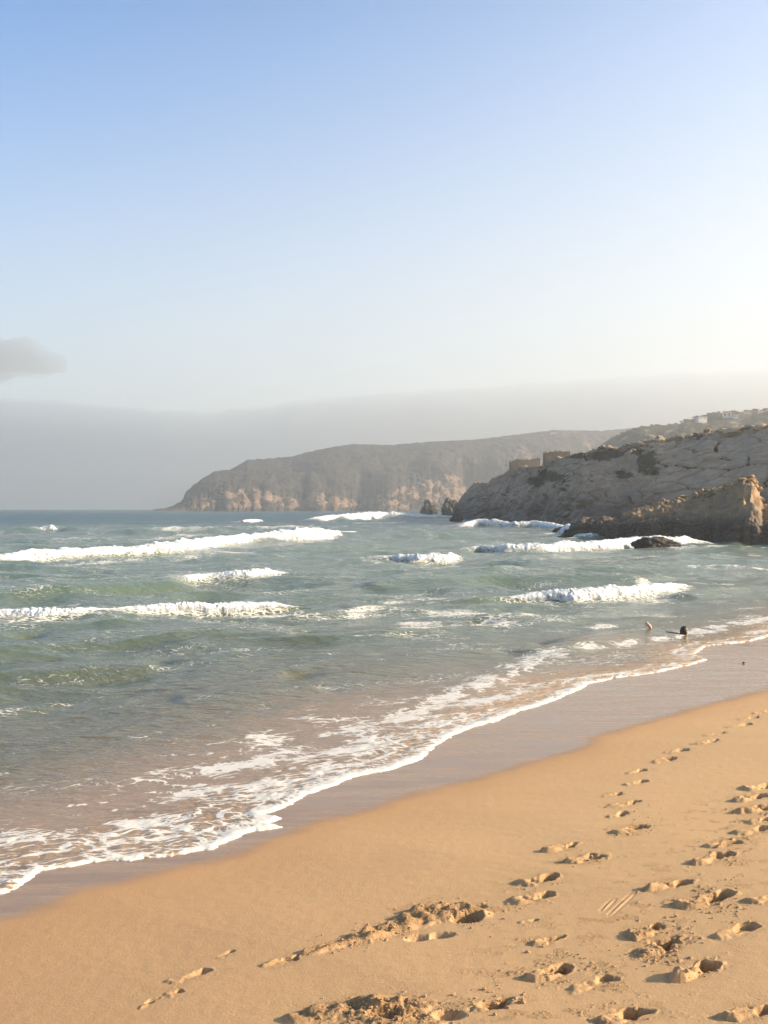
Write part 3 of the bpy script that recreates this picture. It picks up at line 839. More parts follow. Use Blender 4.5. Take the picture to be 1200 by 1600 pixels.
def face_grid(xs, Yb, Yr, ytop, nv_face, nv_back, prof, back_d, back_drop, z0=-1.5):
    """rows of a landform: base -> ridge -> plateau behind, each column along its own bearing"""
    v = np.linspace(0, 1, nv_face)
    zr = HC + (HZ - ytop) / F * Yr
    A, VV = np.meshgrid(np.arange(len(xs)), v, indexing='ij')
    hz, dep = prof(A, VV)
    Y = Yb[:, None] + (Yr - Yb)[:, None] * dep
    Z = z0 + (zr[:, None] - z0) * hz
    b = np.linspace(0, 1, nv_back + 1)[1:]
    Y2 = Yr[:, None] + back_d * b[None]
    Z2 = zr[:, None] - back_drop * b[None] ** 1.3
    Y = np.concatenate([Y, Y2], 1); Z = np.concatenate([Z, Z2], 1)
    X = ((xs - 600) / F)[:, None] * Y
    VA = np.concatenate([VV, 1 + np.repeat(b[None], len(xs), 0)], 1)
    return np.stack([X, Y, Z], -1), VA

def interp(xs, pts):
    p = np.array(pts, float)
    return np.interp(xs, p[:, 0], p[:, 1])

def fit_ridge(G, VA, xs, ytop, win=71, rough=None):
    """shift each column so that its skyline sits on the traced ridge line"""
    want = (HZ - ytop) / F
    have = ((G[..., 2] - HC) / G[..., 1]).max(1)
    k = np.ones(win) / win
    sm = np.convolve(np.pad(have, win // 2, mode='edge'), k, 'valid')[:len(have)]
    G[..., 2] += ((want - sm)[:, None] * G[..., 1]) * sstep(0, .9, VA)

def flipped(Fc): return Fc[:, ::-1]

# --- far headland
def build_headland():
    xs = np.linspace(240, 1120, 620)
    ytop = interp(xs, [(240,795.5),(257,794),(270,790),(283,783),(292,768),(314,750),(335,737),(361,733),(387,719),(435,715),(457,713),(483,706),(522,698),(552,694),(613,695),(673,690),(738,687),(758,685),(832,676),(866,672),(940,673),(1000,668),(1120,660)])
    ycl = interp(xs, [(240,795.5),(257,794.6),(283,789),(300,778),(330,769),(352,764),(400,763),(440,768),(475,771),(520,770),(560,768),(590,760),(640,757),(665,748),(690,738),(713,733),(735,737),(760,742),(1120,752)])
    Yb = interp(xs, [(240,1300),(300,1330),(360,1375),(420,1420),(468,1460),(477,1545),(486,1450),(520,1462),(556,1500),(566,1585),(580,1500),(590,1490),(640,1545),(700,1610),(714,1630),(722,1750),(765,1760),(830,1740),(1120,1500)])
    xw = xs + 14 * noise2(xs / 40, xs * 0 + 8)
    Ybr = Yb - (22 * noise2(xw / 47, xs * 0 + .6) + 8 * (1 - 3 * np.abs(noise2(xw / 19, xs * 0 + .3))) * (.5 + noise2(xw / 60, xs * 0 + 4)) + 6 * fbm2(xs / 7, xs * 0, 3)) * sstep(260, 300, xs)
    Yb = interp(xs, [(240,1300),(420,1425),(560,1500),(714,1620),(1120,1760)])
    Yr = interp(xs, [(240,1330),(300,1470),(400,1750),(600,1960),(1120,2000)])
    Ycl = Yb + 50
    zr = HC + (HZ - ytop) / F * Yr
    zc = np.minimum(HC + (HZ - ycl) / F * Ycl, zr * .9 + .5)
    fc = np.clip(50 / (Yr - Yb), .1, .5); fz = np.clip(zc / zr, .05, .95)
    def prof(A, V):
        a = fc[A]; hh = fz[A]
        k = .42
        dep = np.where(V < k, a * (V / k), a + (1 - a) * (V - k) / (1 - k))
        hz = np.where(V < k, hh * (V / k) ** .85, hh + (1 - hh) * sstep(0, 1, .12 + .88 * (V - k) / (1 - k)) / 1.0)
        hz = np.where(V >= k, hh + (1 - hh) * np.sin((V - k) / (1 - k) * np.pi / 2) ** 1.0, hz)
        return hz, dep
    G, VA = face_grid(xs, Yb, Yr, ytop, 150, 8, prof, 500, 60)
    G[..., 1] += (Ybr - Yb)[:, None] * sstep(.62, .3, VA)
    G[..., 0] = ((xs - 600) / F)[:, None] * G[..., 1]
    N = grid_normals(G); N *= -np.sign(N[..., 1:2] + 1e-9)
    x, y, z = G[..., 0], G[..., 1], G[..., 2]
    rock = 1 - sstep(.25, .39, VA + .17 * fbm3(x / 70, y / 120, z / 40, 4, .6))
    big = .8 * (ridged3(x / 26, y / 40, z / 40, 5, .62) - .6) + .25 * fbm3(x / 50 + 4, y / 60, z / 60, 3, .6)
    gul = ridged3(x / 110 + 5, y / 260, z / 500, 4, .5) - .6
    small = fbm3(x / 14, y / 14, z / 14, 4, .6)
    keepr = sstep(1.0, .9, VA) * sstep(0, .05, VA) * sstep(250, 300, xs)[:, None]
    d = (rock * (6.5 * big + 3 * small + 2.2 * (ridged3(x / 9, y / 12, z / 11, 3, .6) - .6)) + (1 - rock) * ((5 * gul + 7 * fbm3(x / 60, y / 60, z / 60, 4, .55)) * sstep(1, .55, VA) + 2.0 * small)) * keepr
    G = G + N * d[..., None]
    G[..., 2] += 1.6 * fbm2(xs / 6, xs * 0 + 2, 4)[:, None] * sstep(.85, 1, VA) * sstep(280, 330, xs)[:, None]
    fit_ridge(G, VA, xs, ytop, 15)
    crag = fbm3(x / 34, y / 60, z / 26, 4, .6)
    veg = 1 - rock * (.55 + .45 * fbm3(x / 45, y / 60, z / 22, 4, .6)) - .34 * sstep(.15, .6, crag) * (VA < 1) - .2 * sstep(600, 900, xs)[:, None] * sstep(.0, .4, crag)
    warm = rock * .25 * sstep(-.2, .5, fbm3(x / 80, y / 80, z / 80, 2))
    Fc = grid_faces(*G.shape[:2])
    V = G.reshape(-1, 3)
    me = raw_mesh('headland', V, flipped(Fc), M_FAR, {'veg': veg.reshape(-1), 'warm': warm.reshape(-1)})
    return link(bpy.data.objects.new('headland', me), None, kind='structure')
headland = build_headland()

def build_hillside():
    xs = np.linspace(900, 1420, 260)
    ytop = interp(xs, [(900,722),(930,702),(957,684),(975,676),(990,671),(1009,667),(1040,664),(1061,661),(1075,656),(1096,650),(1120,646),(1135,645),(1170,643),(1200,641),(1420,625)])
    Yb = interp(xs, [(900,720),(1000,640),(1420,520)]); Yr = Yb + 330
    prof = lambda A, V: (np.sin(V * np.pi / 2) ** .9, V)
    G, VA = face_grid(xs, Yb, Yr, ytop, 90, 8, prof, 400, 40)
    x, y, z = G[..., 0], G[..., 1], G[..., 2]
    keepr = sstep(1.0, .85, VA)
    G[..., 2] += keepr * (5 * fbm2(x / 60, y / 60, 4) ) + .5 * fbm2(x / 5, y / 5, 3)
    veg = .80 - .45 * sstep(.2, .7, fbm2(x / 14, y / 30, 4, .6))
    fit_ridge(G, VA, xs, ytop, 21)
    me = raw_mesh('hillside', G.reshape(-1, 3), flipped(grid_faces(*G.shape[:2])), M_HILL, {'veg': veg.reshape(-1), 'warm': 0 * veg.reshape(-1)})
    return link(bpy.data.objects.new('hillside', me), None, kind='structure')
hillside = build_hillside()

# --- promontory with its jointed slabs
def build_promontory():
    xs = np.linspace(700, 1330, 760)
    ytop = interp(xs, [(700,799),(707,793),(715,783),(723,774),(733,765),(742,757),(752,754),(762,752),(770,746),(790,738),(799,732),(848,725),(870,717),(901,708),(936,700),(966,700),(983,694),(1027,685),(1070,681),(1113,674),(1148,671),(1170,667),(1200,664),(1330,650)])
    Yb = interp(xs, [(700,318),(740,305),(788,272),(827,238),(862,196),(910,176),(1000,164),(1200,140),(1330,120)])
    D = interp(xs, [(700,8),(742,24),(800,30),(900,36),(1000,40),(1200,42),(1330,44)])
    Yb = Yb + 1.6 * fbm2(xs / 70, xs * 0, 3)
    Yr = Yb + D
    def prof(A, V):
        dep = .12 * V ** .6 + .88 * V ** 1.25
        return V ** .92, dep
    G, VA = face_grid(xs, Yb, Yr, ytop, 190, 14, prof, 30, 1.0)
    N = grid_normals(G); N *= -np.sign(N[..., 1:2] + 1e-9)
    x, y, z = G[..., 0], G[..., 1], G[..., 2]
    U = x * .23 - y * .97; Wp = x * .97 + y * .23
    wu = U + 1.6 * fbm3(U / 9, Wp / 6, z / 6, 3); wv = z * 1.5 + .5 * Wp + .7 * fbm3(U / 8 + 9, Wp / 5, z / 5, 3)
    wv2 = wv - .22 * wu
    f1, f2, cid, ox, oy = voronoi2(wu / 7.0, wv2 / 4.6, 11, .95)
    crack = 1 - sstep(.025, .11, f2 - f1)
    hcell = ((cid * 2654435761) % 1000) / 1000.0
    blocky = sstep(1000, 1060, xs)[:, None] * sstep(.26, .36, VA) * sstep(.98, .86, VA)
    g1, g2, gid, gx, gy = voronoi2(wu / 5.0 + 3, wv2 / 2.2, 23, .95)
    crack2 = 1 - sstep(.02, .16, g2 - g1)
    gcell = ((gid * 2654435761) % 1000) / 1000.0
    small = fbm3(U / 3.4, Wp / 1.7, z / 1.7, 4, .6); mid = fbm3(U / 16, Wp / 8, z / 8, 4, .55)
    mid2 = fbm3(U / 11 + 40, Wp / 6, z / 6, 3, .6)
    strata = noise3(U / 18, (z * 1.0 + U * .10) / 1.3, y / 60)
    keepr = sstep(1.0, .95, VA) * sstep(0, .04, VA) * sstep(700, 716, xs)[:, None]
    tilt = (ox * ((hcell * 7) % 1 - .5) + oy * ((hcell * 13) % 1 - .4)) * .9
    dis = blocky * (.6 * (hcell - .5) + .6 * tilt - .95 * crack + .06 * small) \
        + (1 - blocky) * (.8 * mid + .14 * small + .10 * strata + .28 * (gcell - .5) + .3 * (hcell - .5) - .55 * crack2 * sstep(-.25, .25, mid2) - .7 * crack * sstep(-.1, .3, mid2 + .1))
    G = G + N * (dis * keepr)[..., None]
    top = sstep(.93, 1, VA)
    fit_ridge(G, VA, xs, ytop + 1.5)
    ru = fbm2(U / 1.6, Wp / 1.2, 4, .6)
    G[..., 2] += top * (.30 * ru + .3 * (np.clip(ru, 0, 1))) * sstep(705, 725, xs)[:, None]
    green = np.zeros(x.shape)
    for (gx_, gyy, rx, ry) in ((1012,722,22,20),(1020,735,14,10),(940,712,26,10),(905,712,12,6),(1085,682,14,5),(975,742,14,8),(860,745,22,10),(835,752,14,8)):
        sx = 600 + F * G[..., 0] / G[..., 1]; sy = HZ - F * (G[..., 2] - HC) / G[..., 1]
        green = np.maximum(green, 1.0 * np.exp(-((sx - gx_) / rx) ** 2 - ((sy - gyy) / ry) ** 2))
    veg = .10 + .75 * green - .22 * blocky + .30 * sstep(.1, .6, mid) + 1.0 * crack * blocky + .35 * crack2 * sstep(-.25, .25, mid2) * (1 - blocky)  # crack terms: soil and plants, and crack shade painted in with the same dark tone
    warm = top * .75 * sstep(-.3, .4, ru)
    lab = np.where((blocky > .5) & (crack < .5) & (xs < 1215)[:, None] & (VA < 1.0), cid, 0)
    V = G.reshape(-1, 3); Fc = flipped(grid_faces(*G.shape[:2])).copy()
    lv = lab.reshape(-1)
    fl = np.where((lv[Fc] == lv[Fc[:, :1]]).all(1), lv[Fc[:, 0]], 0)
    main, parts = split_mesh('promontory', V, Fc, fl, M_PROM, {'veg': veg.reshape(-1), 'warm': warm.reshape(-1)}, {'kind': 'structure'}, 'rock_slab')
    return main, G, xs, VA
promontory, PG, PXS, PVA = build_promontory()

def ico(sub=2):
    import bmesh
    bm = bmesh.new(); bmesh.ops.create_icosphere(bm, subdivisions=sub, radius=1)
    V = np.array([v.co[:] for v in bm.verts]); Fc = np.array([[v.index for v in f.verts] for f in bm.faces]); bm.free()
    return V, Fc
ICO = {k: ico(k) for k in (1, 2, 3, 4, 5)}

def rock_mesh(name, seed, sub, mat, dims, taper=0.0, rough=.35, freq=1.3, warm=0.0, flat=True, lean=0.0):
    V, Fc = ICO[sub]
    V = V.copy()
    # faceted: push towards a few random planes
    rg = np.random.default_rng(seed)
    for _ in range(14):
        n = rg.normal(size=3); n /= np.linalg.norm(n); o = .72 + .2 * rg.random()
        d = V @ n - o
        V -= np.clip(d, 0, None)[:, None] * n * .85
    r = fbm3(V[:, 0] * freq + seed * 3.1, V[:, 1] * freq, V[:, 2] * freq, 4, .55) * rough
    r += .4 * rough * (ridged3(V[:, 0] * freq * 2.2 + seed, V[:, 1] * freq * 2.2, V[:, 2] * freq * 2.2, 3) - .5) * (sub > 2)
    V *= (1 + r)[:, None]
    zt = np.clip((V[:, 2] + 1) / 2, 0, 1)
    V[:, :2] *= (1 - taper * zt)[:, None]
    V[:, 0] += lean * zt
    V *= np.array(dims)
    return raw_mesh(name, V, Fc, mat, {'veg': np.zeros(len(V)), 'warm': np.full(len(V), warm)}, smooth=not flat)

# boulders along the ridge of the promontory (parts of it)
M_BOULD = m_rock('ridge_boulder_rock', (.30, .235, .17), (.46, .37, .27), .9, .18, (.09, .08, .04), (-9, -8), (.46, .32, .18))
BO = [rock_mesh('boulder', 30 + i, 2, M_BOULD, (1, 1, .8), .1, .3, 1.4, .35, True) for i in range(6)]
def ridge_point(px, va):
    i = int(np.argmin(np.abs(PXS - px))); j = int(np.argmin(np.abs(PVA[i] - va)))
    return PG[i, j]
rb = random.Random(5)
def add_boulder(px, va, size, stretch=1.0):
    p = ridge_point(px, va)
    o = bpy.data.objects.new('boulder', BO[rb.randrange(6)])
    o.location = (p[0], p[1], p[2] + size * .05)
    o.rotation_euler = (rb.uniform(-.3, .3), rb.uniform(-.3, .3), rb.uniform(0, 6.28))
    o.scale = (size * stretch, size, size * rb.uniform(.4, .8))
    link(o, promontory)
for k in range(190):
    px = rb.choice([rb.uniform(930, 1010), rb.uniform(940, 1130), rb.uniform(905, 1300)])
    add_boulder(px, rb.choice([.95, .98, 1.0, 1.02, 1.1, 1.2]), rb.choice([.22, .28, .35, .45, .8]) * np.interp(px, [900, 1000, 1200], [1.25, 1.15, .95]))
for px, va, sz in [(1150,.99,2.1),(1186,.98,1.3),(1128,1.0,1.1),(1098,1.0,.9),(1048,.98,1.0),(1060,.99,.9),(1030,.98,1.0),(1076,.99,.8),(1000,.97,1.0),(1170,1.0,1.0)]:
    add_boulder(px, va, sz, 1.35)
for k in range(40):
    px = rb.uniform(775, 900)
    add_boulder(px, rb.choice([.9, .94, .97, 1.0, 1.05]), rb.choice([.35, .5, .7, .8]))

# --- near outcrop at the right
def build_outcrop():
    xs = np.linspace(872, 1330, 560)
    ytop = interp(xs, [(872,836),(884,828),(892,822),(910,812),(935,808),(962,806),(985,799),(1001,794),(1025,786),(1044,781),(1070,775),(1090,770),(1113,764),(1139,760),(1152,756),(1161,753),(1174,755),(1183,764),(1190,780),(1210,780),(1260,772),(1330,760)])
    Yb = interp(xs, [(872,112),(892,109),(910,107),(950,104),(1000,99.5),(1100,94),(1160,90),(1180,89.2),(1330,84)])
    Yb = Yb + .5 * fbm2(xs / 40, xs * 0, 3)
    D = interp(xs, [(872,2),(910,5),(960,8),(1044,13),(1130,18),(1175,14),(1200,16),(1330,18)])
    Yr = Yb + D
    sh = interp(xs, [(872,.9),(910,.8),(960,.75),(1044,.55),(1130,.42),(1180,.45),(1330,.55)])
    def prof(A, V):
        s_ = sh[A]; k = .45
        dep = np.where(V < k, .16 * V / k, .16 + .84 * (V - k) / (1 - k))
        hz = np.where(V < k, s_ * (V / k) ** .8, s_ + (1 - s_) * np.sin((V - k) / (1 - k) * np.pi / 2) ** .9)
        return hz, dep
    G, VA = face_grid(xs, Yb, Yr, ytop, 150, 14, prof, 10, 1.6, -.8)
    N = grid_normals(G); N *= -np.sign(N[..., 1:2] + 1e-9)
    x, y, z = G[..., 0], G[..., 1], G[..., 2]
    keepr = sstep(1.0, .93, VA) * sstep(0, .03, VA)
    mid = fbm3(x / 2.6, y / 2.6, z / 2.6, 4, .55); small = fbm3(x / .6, y / .6, z / .6, 4, .6)
    strata = noise3((x) / 5, (z * 1.0 - x * .14 + .5 * mid) / .42, y / 12)
    cut = np.exp(-((xs[:, None] - 1152 - 26 * VA) / 6) ** 2) * sstep(.85, .6, VA)
    G = G + N * ((.38 * mid + .10 * small + .16 * strata - .35 * cut + .14 * (ridged3(x / 1.5, y / 1.5, z / 1.5, 3) - .5)) * keepr)[..., None]
    fit_ridge(G, VA, xs, ytop + 1.0)
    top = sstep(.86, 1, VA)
    rug = fbm2(x / .5, y / .8, 4, .6)
    G[..., 2] += top * (.22 * rug + .16 * np.abs(fbm2(x / .22, y / .4 + 5, 3))) * sstep(880, 905, xs)[:, None]
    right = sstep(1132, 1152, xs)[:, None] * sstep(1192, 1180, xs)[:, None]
    warm = np.clip(top * (.35 + .4 * sstep(0, .5, rug)) + right * sstep(.50, .75, VA) * .75 * sstep(-.5, .3, small) + cut * .7 + .25 * sstep(.5, .8, VA) * sstep(960, 1040, xs)[:, None], 0, 1)  # golden tint paints sunlight onto the top, right end and groove
    veg = .12 + .42 * sstep(.5, .75, VA) * sstep(1000, 1060, xs)[:, None] * sstep(1150, 1120, xs)[:, None] * sstep(-.3, .3, mid)
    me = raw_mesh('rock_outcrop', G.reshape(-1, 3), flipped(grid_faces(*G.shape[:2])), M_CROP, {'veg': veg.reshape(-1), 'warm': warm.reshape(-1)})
    return link(bpy.data.objects.new('rock_outcrop', me), None, category='rock outcrop',
                label='low dark rock outcrop with golden sunlit top in front of the pale promontory'), G, xs, VA
outcrop, OG, OXS, OVA = build_outcrop()
BO2 = [rock_mesh('boulder', 60 + i, 2, M_CROP, (1, 1, .7), .1, .35, 1.6, .9, True) for i in range(4)]
for k in range(110):
    px = rb.choice([rb.uniform(905, 1190), rb.uniform(1120, 1195), rb.uniform(960, 1150)])
    i = int(np.argmin(np.abs(OXS - px))); va = rb.choice([.8, .88, .94, .98, 1.0, 1.05]) if px > 1120 else rb.choice([.96, .98, 1.0, 1.03])
    j = int(np.argmin(np.abs(OVA[i] - va)))
    p = OG[i, j]; s_ = rb.choice([.16, .22, .3, .4])
    o = bpy.data.objects.new('boulder', BO2[rb.randrange(4)])
    o.location = (p[0], p[1], p[2] + s_ * .15); o.scale = (s_ * 1.4, s_, s_ * .8); o.rotation_euler = (rb.uniform(-.4, .4), rb.uniform(-.4, .4), rb.uniform(0, 6.3))
    link(o, outcrop)

# --- rocks standing in the water
def sea_rock(px0, px1, ytop, ybase, label, seed, mat, taper, lean=0.0, depth=.6, name='sea_rock', rough=.35):
    Y = HC * F / (ybase - HZ)
    w = (px1 - px0) / F * Y; xc = ((px0 + px1) / 2 - 600) / F * Y
    Yc = Y + w * depth / 2
    h = HC + (HZ - ytop) / F * Yc
    zb = -.35 * h - .2
    half = (h - zb) / 2
    me = rock_mesh(name, seed, 5, mat, (w / 2 * 1.05, w / 2 * depth, half), taper, rough, 1.2, 0, False, lean)
    co = np.empty(len(me.vertices) * 3, np.float32); me.vertices.foreach_get('co', co); co = co.reshape(-1, 3)
    co[:, 2] *= half / max(1e-6, co[:, 2].max())
    k = (w / 2) / max(abs(co[:, 0].min()), co[:, 0].max()); co[:, 0] *= k
    me.vertices.foreach_set('co', co.ravel()); me.update()
    o = link(bpy.data.objects.new(name, me), None, category='rock', label=label)
    o.location = (xc, Yc, zb + half)
    return o
sea_rock(986, 1073, 838, 857, 'low black rock washed by surf in front of the outcrop', 3, M_SURF, .25, .05, .55, 'surf_rock')
sea_rock(699, 725, 800, 816, 'small pointed dark rock standing in surf at the foot of the promontory', 9, M_SURF, .75, .25, .7)
sea_rock(686, 722, 777, 806, 'dark sea stack half hidden by the tip of the promontory', 12, M_STACK, .25, .2, .7, 'sea_stack', .5)
sea_rock(656, 690, 780, 804, 'dark sea stack farthest out beyond the promontory', 15, M_STACK, .15, -.1, .7, 'sea_stack', .5)
sea_rock(852, 900, 820, 832, 'low black rock breaking the surf left of the outcrop', 21, M_SURF, .5, .5, .5)

# ------------------------------------------------------------------ ruined fort on the promontory
M_STONE = m_plain('ruin_masonry', (.34, .26, .18), .9, .35, 1.2, .15)
def box_arrays(x0, x1, y0, y1, z0, z1):
    V = np.array([[x, y, z] for z in (z0, z1) for y in (y0, y1) for x in (x0, x1)], float)
    Fc = np.array([[0, 2, 3, 1], [4, 5, 7, 6], [0, 1, 5, 4], [2, 6, 7, 3], [0, 4, 6, 2], [1, 3, 7, 5]])
    return V, Fc
def join(parts):
    Vs, Fs, n = [], [], 0
    for V, Fc in parts:
        Vs.append(V); Fs.append(Fc + n); n += len(V)
    return np.concatenate(Vs), np.concatenate(Fs)
def wall_obj(parent, a, b, thick, z0, tops, seed, name='wall'):
    """masonry wall from a to b with a ragged top"""
    a = np.array(a); b = np.array(b); L = np.linalg.norm(b - a); t = (b - a) / L; nrm = np.array([-t[1], t[0]])
    n = 22
    rg = np.random.default_rng(seed)
    zz = np.interp(np.linspace(0, 1, n), np.linspace(0, 1, len(tops)), tops) + rg.normal(0, .10, n)
    V = []
    for i in range(n):
        c = a + t * L * i / (n - 1)
        for s_ in (-.5, .5):
            q = c + nrm * thick * s_
            V += [(q[0], q[1], z0), (q[0] - nrm[0] * s_ * .15, q[1] - nrm[1] * s_ * .15, zz[i] + rg.normal(0, .04))]
    Fc = []
    for i in range(n - 1):
        o = 4 * i; p = o + 4
        Fc += [(o, p, p + 1, o + 1), (o + 2, o + 3, p + 3, p + 2), (o + 1, p + 1, p + 3, o + 3)]
    Fc += [(0, 1, 3, 2), (4 * n - 4, 4 * n - 2, 4 * n - 1, 4 * n - 3)]
    o = bpy.data.objects.new(name, raw_mesh(name, np.array(V), np.array(Fc), M_STONE, smooth=False))
    return link(o, parent)
def ruin(px0, px1, ytop, ybot, Y, depth, label, seed, tops):
    x0, x1 = (px0 - 600) / F * Y, (px1 - 600) / F * Y
    zt = HC + (HZ - ytop) / F * Y; zb = HC + (HZ - ybot) / F * Y - 1.5
    e = bpy.data.objects.new('stone_ruin', None); e.location = (0, 0, 0)
    link(e, None, category='ruin', label=label)
    yb = Y + depth
    xs1 = x1 + 1.2
    th = .8
    T = [zt + v for v in tops]
    wall_obj(e, (x0, Y), (x1, Y - 1.0), th, zb, T, seed)
    wall_obj(e, (x1 + .01, Y - 1.0 + th), (xs1, yb), th, zb, [T[-1] - .05, zt + .1, zt - .3], seed + 1)
    wall_obj(e, (xs1 - th, yb), (x0 + .8 + th, yb), th, zb, [zt - .2, zt + .5, zt + .3, zt], seed + 2)
    wall_obj(e, (x0 + .6, yb), (x0 + .2, Y + th), th, zb, [zt, zt + .25, T[0] - .05], seed + 3)
    return e
ruin(799, 842, 719, 735, ridge_point(812, 1.0)[1] + 1.5, 7, 'low roofless stone ruin on the seaward end of the promontory', 1, [-.5, .35, .1, .0, .1, .45, .6])
ruin(853, 888, 706, 722, ridge_point(868, 1.0)[1] + 1.5, 6, 'taller square stone ruin with sunlit end wall higher on the promontory', 5, [-.2, .0, .1, .1, 0, .1])

# ------------------------------------------------------------------ houses and trees on the far hill
M_WHITE = m_plain('white_render', (.60, .57, .52), .8, .06, .6)
M_TILE = m_plain('red_tile', (.36, .16, .09), .8, .3, 2.0)
M_DARK = m_plain('dark_glass', (.03, .035, .04), .2, .2, 1.0, .5)
def house(px, py, Y, w, d, h, label, roof=True, rot=0.0):
    x = (px - 600) / F * Y; z = HC + (HZ - py) / F * Y
    e = bpy.data.objects.new('house', None); e.location = (x, Y, z); e.rotation_euler = (0, 0, rot)
    link(e, None, category='house', label=label)
    V, Fc = box_arrays(-w / 2, w / 2, 0, d, -3, h)
    link(bpy.data.objects.new('wall', raw_mesh('wall', V, Fc, M_WHITE, smooth=False)), e)
    if roof:
        o = .4
        V = np.array([(-w / 2 - o, -o, h + .01), (w / 2 + o, -o, h + .01), (w / 2 + o, d + o, h + .01), (-w / 2 - o, d + o, h + .01), (-w / 2 + 1, d / 2, h + 1.8), (w / 2 - 1, d / 2, h + 1.8)])
        Q = np.array([(0, 1, 5, 4), (2, 3, 4, 5), (1, 2, 5, 5), (3, 0, 4, 4), (0, 3, 2, 1)])
        me = bpy.data.meshes.new('roof'); me.from_pydata([tuple(v) for v in V], [], [(0, 1, 5, 4), (2, 3, 4, 5), (1, 2, 5), (3, 0, 4), (0, 3, 2, 1)]); me.materials.append(M_TILE)
    else:
        V, Q = box_arrays(-w / 2 - .2, w / 2 + .2, -.2, d + .2, h + .005, h + .35)
        me = raw_mesh('roof', V, Q, M_WHITE, smooth=False)
    link(bpy.data.objects.new('roof', me), e)
    n = max(2, int(w / 3.2))
    Vw, Qw = box_arrays(-.55, .55, -.06, .05, h * .35, h * .8)
    wm = raw_mesh('window', Vw, Qw, M_DARK, smooth=False)
    for i in range(n):
        o = bpy.data.objects.new('window', wm); o.location = (-w / 2 + w * (i + .5) / n, 0, 0)
        link(o, e)
house(1098, 655, 840, 8, 5, 1.6, 'low white house at the left of the hilltop hamlet', False, .25)
house(1136, 652, 855, 7, 6, 4.0, 'tall white house among trees on the hilltop skyline', True, -.2)
house(1190, 650, 860, 6, 6, 3.2, 'white house at the right end of the hilltop skyline', True, .1)
house(1150, 653, 850, 5, 5, 2.4, 'small flat roofed white house right of the tall hilltop house', False, .1)
house(613, 709, 1880, 9, 8, 5.0, 'tiny white house alone on the far headland slope', True, .2)
house(866, 680, 1890, 12, 8, 4.5, 'tiny pale house on the headland above the ruin', True, .1)

M_LEAF = m_plain('tree_foliage', (.065, .07, .035), .8, .4, 1.2, .2)
M_BARK = m_plain('tree_bark', (.12, .09, .065), .9, .3, 2.0, .1)
def leaf_mesh(name, seed, n, rx, rz, zc, size, mat):
    rg = np.random.default_rng(seed)
    cl = rg.normal(size=(14, 3)); cl /= np.linalg.norm(cl, axis=1, keepdims=True); cl *= (.35 + .5 * rg.random((14, 1)))
    k = rg.integers(0, 14, n)
    c = cl[k] + rg.normal(0, .2, (n, 3))
    c *= np.array([rx, rx, rz]); c[:, 2] += zc
    u = rg.normal(size=(n, 3)); u /= np.linalg.norm(u, axis=1, keepdims=True)
    w = np.cross(u, rg.normal(size=(n, 3))); w /= np.linalg.norm(w, axis=1, keepdims=True)
    s_ = size * (.6 + .8 * rg.random((n, 1)))
    V = np.stack([c - u * s_, c + w * s_ * .6, c + u * s_, c - w * s_ * .6], 1).reshape(-1, 3)
    return raw_mesh(name, V, np.arange(4 * n).reshape(-1, 4), mat, smooth=False)
def trunk_mesh(h, r):
    n = 7; V = []
    for k, (z, q) in enumerate(((-1.5, 1.2), (0, 1.0), (h * .5, .7), (h, .3))):
        for i in range(n):
            a = 2 * math.pi * i / n
            V.append((math.cos(a) * r * q + .1 * k, math.sin(a) * r * q, z))
    Fc = [(k * n + i, k * n + (i + 1) % n, (k + 1) * n + (i + 1) % n, (k + 1) * n + i) for k in range(3) for i in range(n)]
    return raw_mesh('trunk', np.array(V), np.array(Fc), M_BARK)
KINDS = [(leaf_mesh('crown', 40, 420, 2.6, 1.7, 3.2, .5, M_LEAF), trunk_mesh(3.4, .25)),
         (leaf_mesh('crown', 41, 420, 1.7, 2.6, 3.6, .45, M_LEAF), trunk_mesh(4.2, .22)),
         (leaf_mesh('crown', 42, 420, 3.4, 1.3, 2.2, .5, M_LEAF), trunk_mesh(2.4, .25))]
TN = ['broad dark tree, %s from the left along the hilltop skyline', 'upright dark tree, %s from the left along the hilltop skyline',
      'low spreading dark tree, %s from the left along the hilltop skyline']
ORD = 'first second third fourth fifth sixth seventh eighth ninth'.split()
rt = random.Random(3)
def hill_z(px, Y):
    return None
for i, px in enumerate([1018,1064,1084,1108,1123,1145,1164,1180,1196]):
    k = rt.choice([0, 0, 1, 2]) if px > 1050 else 0
    yt = interp(np.array([px]), [(985,671),(1009,667),(1040,664),(1061,661),(1075,656),(1096,650),(1120,646),(1135,645),(1170,643),(1200,641),(1420,625)])[0]
    Y = np.interp(px, [900, 1000, 1420], [720, 640, 520]) + 326 - rt.random() * 14
    z = HC + (HZ - yt) / F * Y
    s_ = rt.uniform(.5, .95) * (1.0 if px > 1050 else .8)
    e = bpy.data.objects.new('tree', None); e.location = ((px - 600) / F * Y, Y, z - 1.3 * s_); e.rotation_euler = (0, 0, rt.uniform(0, 6)); e.scale = (s_, s_, s_)
    link(e, None, category='tree', label=TN[k] % ORD[i], group='trees along the hilltop skyline')
    link(bpy.data.objects.new('crown', KINDS[k][0]), e); link(bpy.data.objects.new('trunk', KINDS[k][1]), e)

